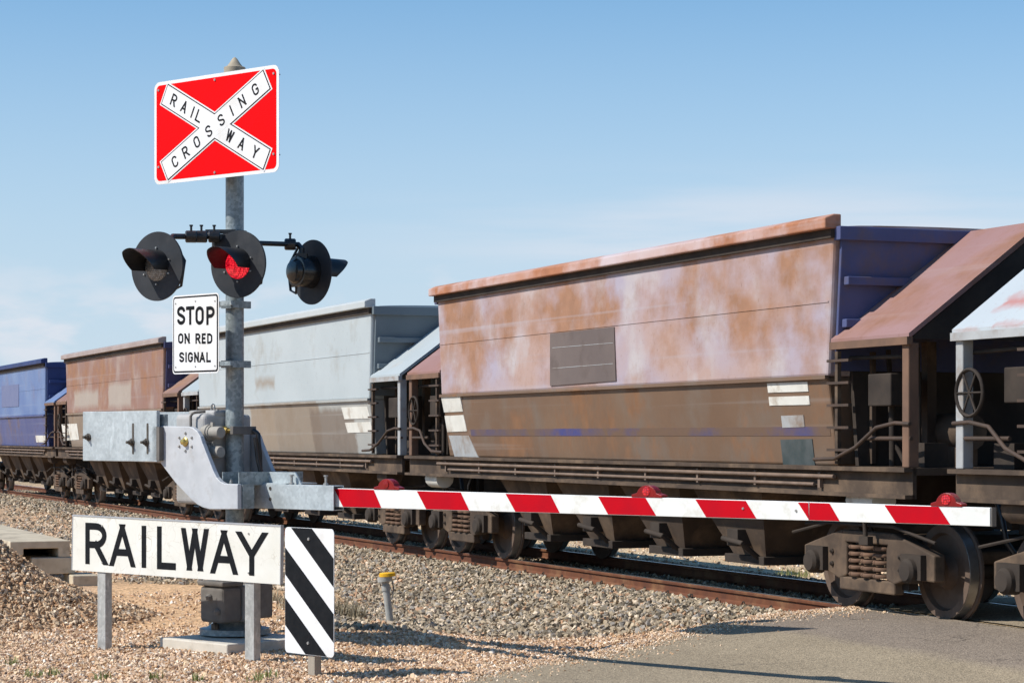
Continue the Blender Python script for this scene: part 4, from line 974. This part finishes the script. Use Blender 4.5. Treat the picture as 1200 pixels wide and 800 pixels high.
b = MB(Mb); b.box(xl+.02, bp(196, 500, .3)[0], .30, .345, zb+.0, zt+.0); cw2 = b.build('counterweight', G, boom, bevel=.004)
b = MB(Mb); b.box(bp(184, 500, OFF)[0]-.0, bp(192, 500, OFF)[0], -OFF-.05, -OFF-.002, bp(184, 539, OFF)[1], bp(184, 500, OFF)[1]); b.build('counterweight_bracket', DKG, boom)
# drive housing
hx0 = bp(205, 510, .25)[0]; hx1 = -.095; hz1 = bp(225, 484.5, .25)[1]; hz0 = 1.22
b = MB(Mb); b.box(hx0, hx1, -.255, .275, hz0, hz1); hs = b.build('drive_housing', HOUS, boom, bevel=.045, seg=4)
b = MB(Mb); b.box(hx0+.05, hx1-.002, -.15, .17, hz1-.03, hz1+.03); b.build('housing_lid', HOUS, hs, bevel=.02)
for (py, rr) in ((506.5, .066), (529.5, .064)):
    z = bp(250, py, .2)[1]; b = MB(Mb)
    b.lathe([(-.03, rr*1.12), (.03, rr*1.12), (.035, rr*.98), (.05, rr*.92), (.05, rr*.8), (.16, rr*.8), (.17, rr*.72), (.172, 0)], (hx1-.012, -.20, z), (1,0,0), 20)
    b.box(hx1+.03, hx1+.06, -.215, -.185, z+.05, z+.088); b.build('cable_gland', KNOB, hs, smooth=40)
x, z = bp(253, 479, .1); b = MB(Mb); b.torus((hx1-.08, -.1, hz1+.045), (.3,1,0), .035, .009, 16, 6)
for xx in (hx1-.02,): b.lathe([(0,.014), (.05,.014)], (xx, -.1, hz1-.01), (0,0,1), 8)
b.build('eye_bolt', BOLT, hs, smooth=60)
xa, za = bp(223.5, 500, .30); zt_ = bp(223.5, 483.5, .30)[1]
b = MB(Mb); b.tube([(xa, -.30, za-.12), (xa, -.30, zt_-.03), (xa+.012, -.29, zt_-.006), (xa+.04, -.285, zt_+.003), (hx1-.06, -.2, zt_+.012)], .012, 8); b.build('conduit', DKG, hs, smooth=60)
# clamp of the drive on the mast
z = bp(280, 504, .1)[1]; b = MB(Mb); b.tube([(-.13, -.105, z), (.10, -.105, z)], .012, 8); b.lathe([(-.02, .026), (.02, .026)], (.02, -.105, z), (1,0,0), 6); b.box(-.03, -.012, -.13, -.08, z-.035, z+.035)
b.build('u_bolt', BRASS, boom)
b = MB(Mb); b.box(.082, .125, -.12, .14, z-.035, z+.035); b.build('clamp_plate', DKG, boom, bevel=.006)
# gusset and cables on the far side
b = MB(Mb); b.tube([(.13, .10, z+.0), (.17, .12, z-.03), (.17, .14, z-.22), (.15, .16, z-.34), (.20, .17, z-.42)], .022, 8); b.tube([(.20, .06, z-.06), (.21, .08, z-.25), (.24, .1, z-.40)], .016, 8); b.build('cable', BLACK, boom, smooth=60)
# cross channel between the two arms
cx0 = bp(258, 560, .33)[0]; cx1 = bp(278, 560, .33)[0]; cz1 = bp(268, 553, .33)[1]; cz0 = bp(268, 567.5, .33)[1]
b = MB(Mb); b.box(cx0, cx1, -.31, .40, cz0-.006, cz0+.006); b.box(cx0, cx0+.012, -.309, .399, cz0+.0065, cz1); b.box(cx1-.012, cx1, -.309, .399, cz0+.0065, cz1)
ch_ = b.build('cross_channel', GD, boom)
b = MB(Mb)
for x in (cx0+.06, cx1-.045): b.lathe([(0,.014), (.02,.014), (.022,.008), (.035,.008)], (x, -.26, cz0+.007), (0,0,1), 8)
b.each('bolt', BOLT, ch_)
# boom bracket
bx0 = bp(295, 580, .06)[0]; bx1 = bp(391, 582, .06)[0]; bz1 = bp(345, 567.8, .06)[1]; bz0 = bp(345, 596.5, .06)[1]
cr = cx1-.002
b = MB(Mb); b.box(bx0, bx1, -.062, -.054, bz0, bz1); b.box(bx0, bx1, .045, .053, bz0, bz1); b.box(bx0, bx1-.001, -.0535, .0445, bz0, bz0+.008); b.box(bx0, bx1-.003, -.0535, .0445, bz1-.008, bz1)
br_ = b.build('boom_bracket', G, boom, bevel=.002)
b = MB(Mb); b.prism([(cr+.0, bz1+.002), (cr+.42, bz1+.002), (cr+.34, cz1), (cr+.0, cz1)], .02, .035); b.box(cr, cr+.30, -.05, .30, bz1+.001, bz1+.011); b.build('gusset_plate', G, boom)
b = MB(Mb); b.box(cx0+.02, bx0+.004, -.20, .24, bz0+.02, cz0-.007); b.build('pivot_block', DKG, boom)
b = MB(Mb)
for sx in (344, 384): x = bp(sx, 568, 0)[0]; b.lathe([(0,.022), (.016,.022), (.018,.011), (.07,.011), (.072,.019), (.084,.019)], (x, -.02, bz1+.001), (0,0,1), 8)
b.each('bolt', BOLT, br_)
b = MB(Mb)
for sx, sy in ((297.5, 572), (297.5, 584.5), (317, 572), (317, 584.5)): x, z = bp(sx, sy, .06); b.lathe([(0,.016), (.003,.016)], (x, -.0625, z), (0,-1,0), 10)
b.each('bolt_hole', DBOLT, br_)
# the boom itself
pA, pB, pC = bp(386, 583, .02), bp(948, 599, .02), bp(1160, 604.5, .02)
zA1, zA0 = bp(390, 571.6, .02)[1], bp(390, 593.6, .02)[1]; zB1, zB0 = bp(948, 588, .02)[1], bp(948, 609.6, .02)[1]; zC1, zC0 = bp(1160, 594.6, .02)[1], bp(1160, 616.4, .02)[1]
xA, xB, xC = pA[0], pB[0], pC[0]
def bz(x, top): return np.interp(x, [xA, xB-.001, xC], [zA1, zB1, zC1] if top else [zA0, zB0, zC0])
b = MB(Mb)
def bar(x0, x1, y0, y1):
    b.add([(x0, y0, bz(x0,0)), (x1, y0, bz(x1,0)), (x1, y1, bz(x1,0)), (x0, y1, bz(x0,0)), (x0, y0, bz(x0,1)), (x1, y0, bz(x1,1)), (x1, y1, bz(x1,1)), (x0, y1, bz(x0,1))],
          [(0,1,2,3), (7,6,5,4), (0,4,5,1), (1,5,6,2), (2,6,7,3), (3,7,4,0)])
bar(xA, xB-.002, -.02, .035); bar(xB+.002, xC, -.0185, .033)
ba = b.build('boom_arm', BWHITE, boom, bevel=.003)
b = MB(Mb)
reds = [(391.5,438,402,447), (488.5,540,499.5,550), (592.5,645.5,604,656), (701,756.5,712.5,769), (815,874,827.5,886.5), (935,947.3,948.2,947.6), (948.6,972,948.6,984), (1036.5,1100,1050,1113.5)]
for a0, a1, c0, c1 in reds:
    q = []
    for xx, top in ((a0,1), (a1,1), (c1,0), (c0,0)):
        x = bp(xx, 590, .02)[0]; q.append((x, -.0215, bz(x, top) + (-.004 if top else .004)))
    b.add(q, [(0,1,2,3)])
b.each('red_stripe', BRED, ba)
b = MB(Mb)
for sx, sy in ((871, 595.5), (933, 598)): x, z = bp(sx, sy, .02); b.lathe([(0,.010), (.006,.008)], (x, -.0215, z), (0,-1,0), 8)
b.build('rivet', BOLT, ba)
b = MB(Mb); x = bp(1159.5, 600, .02)[0]; b.box(x+.0125, x+.018, -.018, .032, bz(xC,0)-.002, bz(xC,1)+.002); b.build('end_cap', DKG, ba)
for i, (lx, w_) in enumerate(((453, 30), (758, 36), (1109, 37))):
    x = bp(lx, 580, .02)[0]; wd_ = bp(lx+w_/2, 580, .02)[0]-x; z = float(bz(x, 1)); pf = []
    for k in range(13): a = math.pi*k/12; pf.append((x + wd_*.66*math.cos(a), z + .012 + .075*math.sin(a)))
    b = MB(Mb); b.prism([(x-wd_, z-.001), (x+wd_, z-.001), (x+wd_, z+.018), (x+wd_*.66, z+.03)] + [q for q in pf if q[1] > z+.031] + [(x-wd_*.66, z+.03), (x-wd_, z+.018)], -.025, .04)
    lt = b.build('warning_light', REDPL, boom, bevel=.004)
    b = MB(Mb); b.lathe([(0, .034), (.006, .032), (.009, .0)], (x, -.0255, z+.042), (0,-1,0), 18); b.build('lens', LED if i else REDPL, lt)
    if i == 0: tag(lt, 'unlit red warning light near the mast')

# ------------------------------------------------------------------ RAILWAY board on two posts
pl0, pr0 = at(85.5, 636, 19.15), at(329, 650, 17.50)
ang = math.degrees(math.atan2(pr0.y-pl0.y, pr0.x-pl0.x)); mid = (pl0+pr0)/2
Mr = frame(Vector((mid.x, mid.y, 0)), ang)
rw = thing('railway_sign', 'long low white RAILWAY board on two steel posts in front of the mast', 'sign', (mid.x, mid.y, 0), ang)
def rp_(x, y): return on_plane(Mr, x, y, 0)
q = [rp_(85.5, 603.5), rp_(329, 616), rp_(328.3, 684.5), rp_(84.5, 667.5)]
b = MB(Mr); b.prism(q, 0, .006); bd = b.build('sign_board', RWHITE, rw)
b = MB(Mr); fr = [(q[0][0]-.004, q[0][1]+.006), (q[1][0]+.004, q[1][1]+.006), (q[1][0]+.004, q[1][1]-.006), (q[0][0]-.004, q[0][1]-.006)]; b.prism(fr, -.004, .03)
b.prism([(q[0][0]-.006, q[0][1]-.007), (q[0][0]+.002, q[0][1]-.007), (q[3][0]+.002, q[3][1]), (q[3][0]-.006, q[3][1])], -.003, .03); b.prism([(q[1][0]-.002, q[1][1]-.007), (q[1][0]+.005, q[1][1]-.007), (q[2][0]+.005, q[2][1]), (q[2][0]-.002, q[2][1])], -.003, .03)
b.build('board_edge', ALBACK, bd)
b = MB(Mr)
for ch, a, c, yt, yb in (('R', 286, 357, 64, 203), ('A', 369, 451, 68, 210), ('I', 474, 490, 73, 214), ('L', 526, 589, 76, 220), ('W', 608, 698, 82, 224), ('A', 707, 794, 88, 235), ('Y', 797, 890, 94, 240)):
    xa, xc = rp_(a/2.857, 640)[0], rp_(c/2.857, 640)[0]; m_ = (a+c)/2/2.857
    glyph(b, ch, xa, xc, rp_(m_, 590+yb/2.857)[1], rp_(m_, 590+yt/2.857)[1], .058, -.0018, None)
b.letters('letter', SBLACK, bd)
b = MB(Mr)
for sx, sy in ((120, 616), (120, 659), (291.5, 625), (291.5, 671)): x, z = rp_(sx, sy); b.lathe([(0,.009), (.006,.007)], (x, -.0005, z), (0,-1,0), 8)
b.each('rivet', BOLT, bd)
for sx, w in ((117.5, .105), (291, .105)):
    x = rp_(sx, 700)[0]; b = MB(Mr); 
    b.prism([(x-w/2, .012), (x+w/2, .012), (x+w/2, .085), (x+w/2-.012, .085), (x+w/2-.012, .024), (x-w/2+.012, .024), (x-w/2+.012, .085), (x-w/2, .085)], -.35, q[0][1]-.06, 'z')
    b.build('post', POSTM, rw, bevel=.003)

# striped hazard marker
pl0, pr0 = at(334, 692, 16.92), at(391.3, 694, 16.48)
ang = math.degrees(math.atan2(pr0.y-pl0.y, pr0.x-pl0.x)); mid = (pl0+pr0)/2
Mk = frame(Vector((mid.x, mid.y, 0)), ang)
mk = thing('hazard_marker', 'black and white diagonally striped marker board on a short post', 'marker board', (mid.x, mid.y, 0), ang)
def kp(x, y): return on_plane(Mk, x, y, 0)
x0 = kp(334, 692)[0]; x1 = kp(391.3, 694)[0]; z1 = kp(362, 618.3)[1]; z0 = kp(362, 766.8)[1]
b = MB(Mk); b.prism(rrect(x0, x1, z0, z1, .035), 0, .004); pan = b.build('marker_panel', SWHITE, mk)
b = MB(Mk); b.prism(rrect(x0+.002, x1-.002, z0+.002, z1-.002, .033), .0045, .006); b.build('panel_back', ALBACK, pan)
W_, H_ = x1-x0, z1-z0
def uv(xz, yz): return (x0+.003 + (W_-.006)*(xz-955)/163, z1-.003 - (H_-.006)*(yz-80)/424)
b = MB(Mk)
for k, poly in enumerate(([(975,80), (1046,80), (1118,176), (1118,272)], [(955,148), (1118,360), (1118,456), (955,240)], [(955,320), (1096,504), (1024,504), (955,412)])):
    b.add([(x, -.0016, z) for x, z in [uv(*p) for p in poly]], [tuple(range(len(poly)))])
b.each('black_stripe', SBLACK, pan)
b = MB(Mk)
for xz, yz in ((1036,116), (1034,466)): x, z = uv(xz, yz); b.lathe([(0,.013), (.007,.011)], (x, -.002, z), (0,-1,0), 10)
b.each('rivet', BOLT, pan)
x = kp(363.5, 780)[0]; b = MB(Mk); b.box(x-.042, x+.042, .010, .075, -.35, z1-.12); b.build('post', pm('weathered timber post', (.36, .31, .25), (.30, .26, .21), 6, .85, 0, .2, sc=(4, 4, .6)), mk, bevel=.004)

# small marker with a yellow cap
cx_, cy_ = gxy(457.5, 726)
gz = float(ground_h(np.array([cx_]), np.array([cy_]))[0])
cm = thing('cable_marker', 'small leaning grey cable marker with a yellow cap in the ballast', 'marker post', (cx_, cy_, gz))
tilt = Matrix.Translation((cx_, cy_, gz)) @ Matrix.Rotation(R(-7), 4, 'Y')
H = .505
b = MB(tilt); b.lathe([(-.15, .036), (H-.08, .036)], (0,0,0), (0,0,1), 16); b.build('post', PVC, cm, smooth=40)
b = MB(tilt); b.lathe([(H-.085, .05), (H-.08, .074), (H-.035, .074)], (0,0,0), (0,0,1), 20); b.lathe([(H-.17, .043), (H-.12, .043)], (0,0,0), (0,0,1), 16); b.build('collar', PVC, cm, smooth=40)
b = MB(tilt); b.lathe([(H-.034, .080), (H-.004, .080), (H+.004, .07)], (0,0,0), (.06,0,1), 20); b.build('cap', YEL, cm, smooth=40)
b = MB(tilt); b.tube([(.07, -.01, H-.08), (.075, -.02, H-.16), (.055, -.03, H-.24), (.03, -.03, H-.27)], .007, 6); b.build('cord', DKG, cm)

# ------------------------------------------------------------------ concrete cable trough at the left
cpt = at(82, 633, 27.); tt, pp_ = to_tp(cpt.x, cpt.y)
tr = thing('cable_trough', 'long concrete cable trough slab beside the gravel heap, running along the track', 'concrete trough', trk(tt, pp_-.36, 0), 90+math.degrees(TH))
ZT = cpt.z
b = MB(); 
b.prism([(-.36, ZT), (.36, ZT), (.36, ZT-.17), (.20, ZT-.17), (.20, ZT-.09), (-.22, ZT-.09), (-.22, ZT-.20), (-.36, ZT-.20)], 0, 9.5, 'x'); b.build('trough_cover', CONC, tr, local=True, bevel=.01)
b = MB(); b.box(-.02, 9.4, -.42, .10, ZT-.40, ZT-.202); b.prism([(.2, ZT-.44), (.36, ZT-.44), (.36, ZT-.171), (.2, ZT-.171)], .05, 9.3, 'x'); b.build('trough_base', CONC, tr, local=True, bevel=.01)
for lab, (x, y, z0b, z1b, w) in (('pale concrete block wedged under the end of the trough', (.02, -.50, ZT-.62, ZT-.41, .32)), ):
    kb = thing('concrete_block', lab, 'concrete block', trk(tt+x, pp_-.36-y, 0), 90+math.degrees(TH)); b = MB(); b.box(-.30, .30, -w/2, w/2, z0b, z1b); b.build('block', CONC, kb, local=True, bevel=.012)
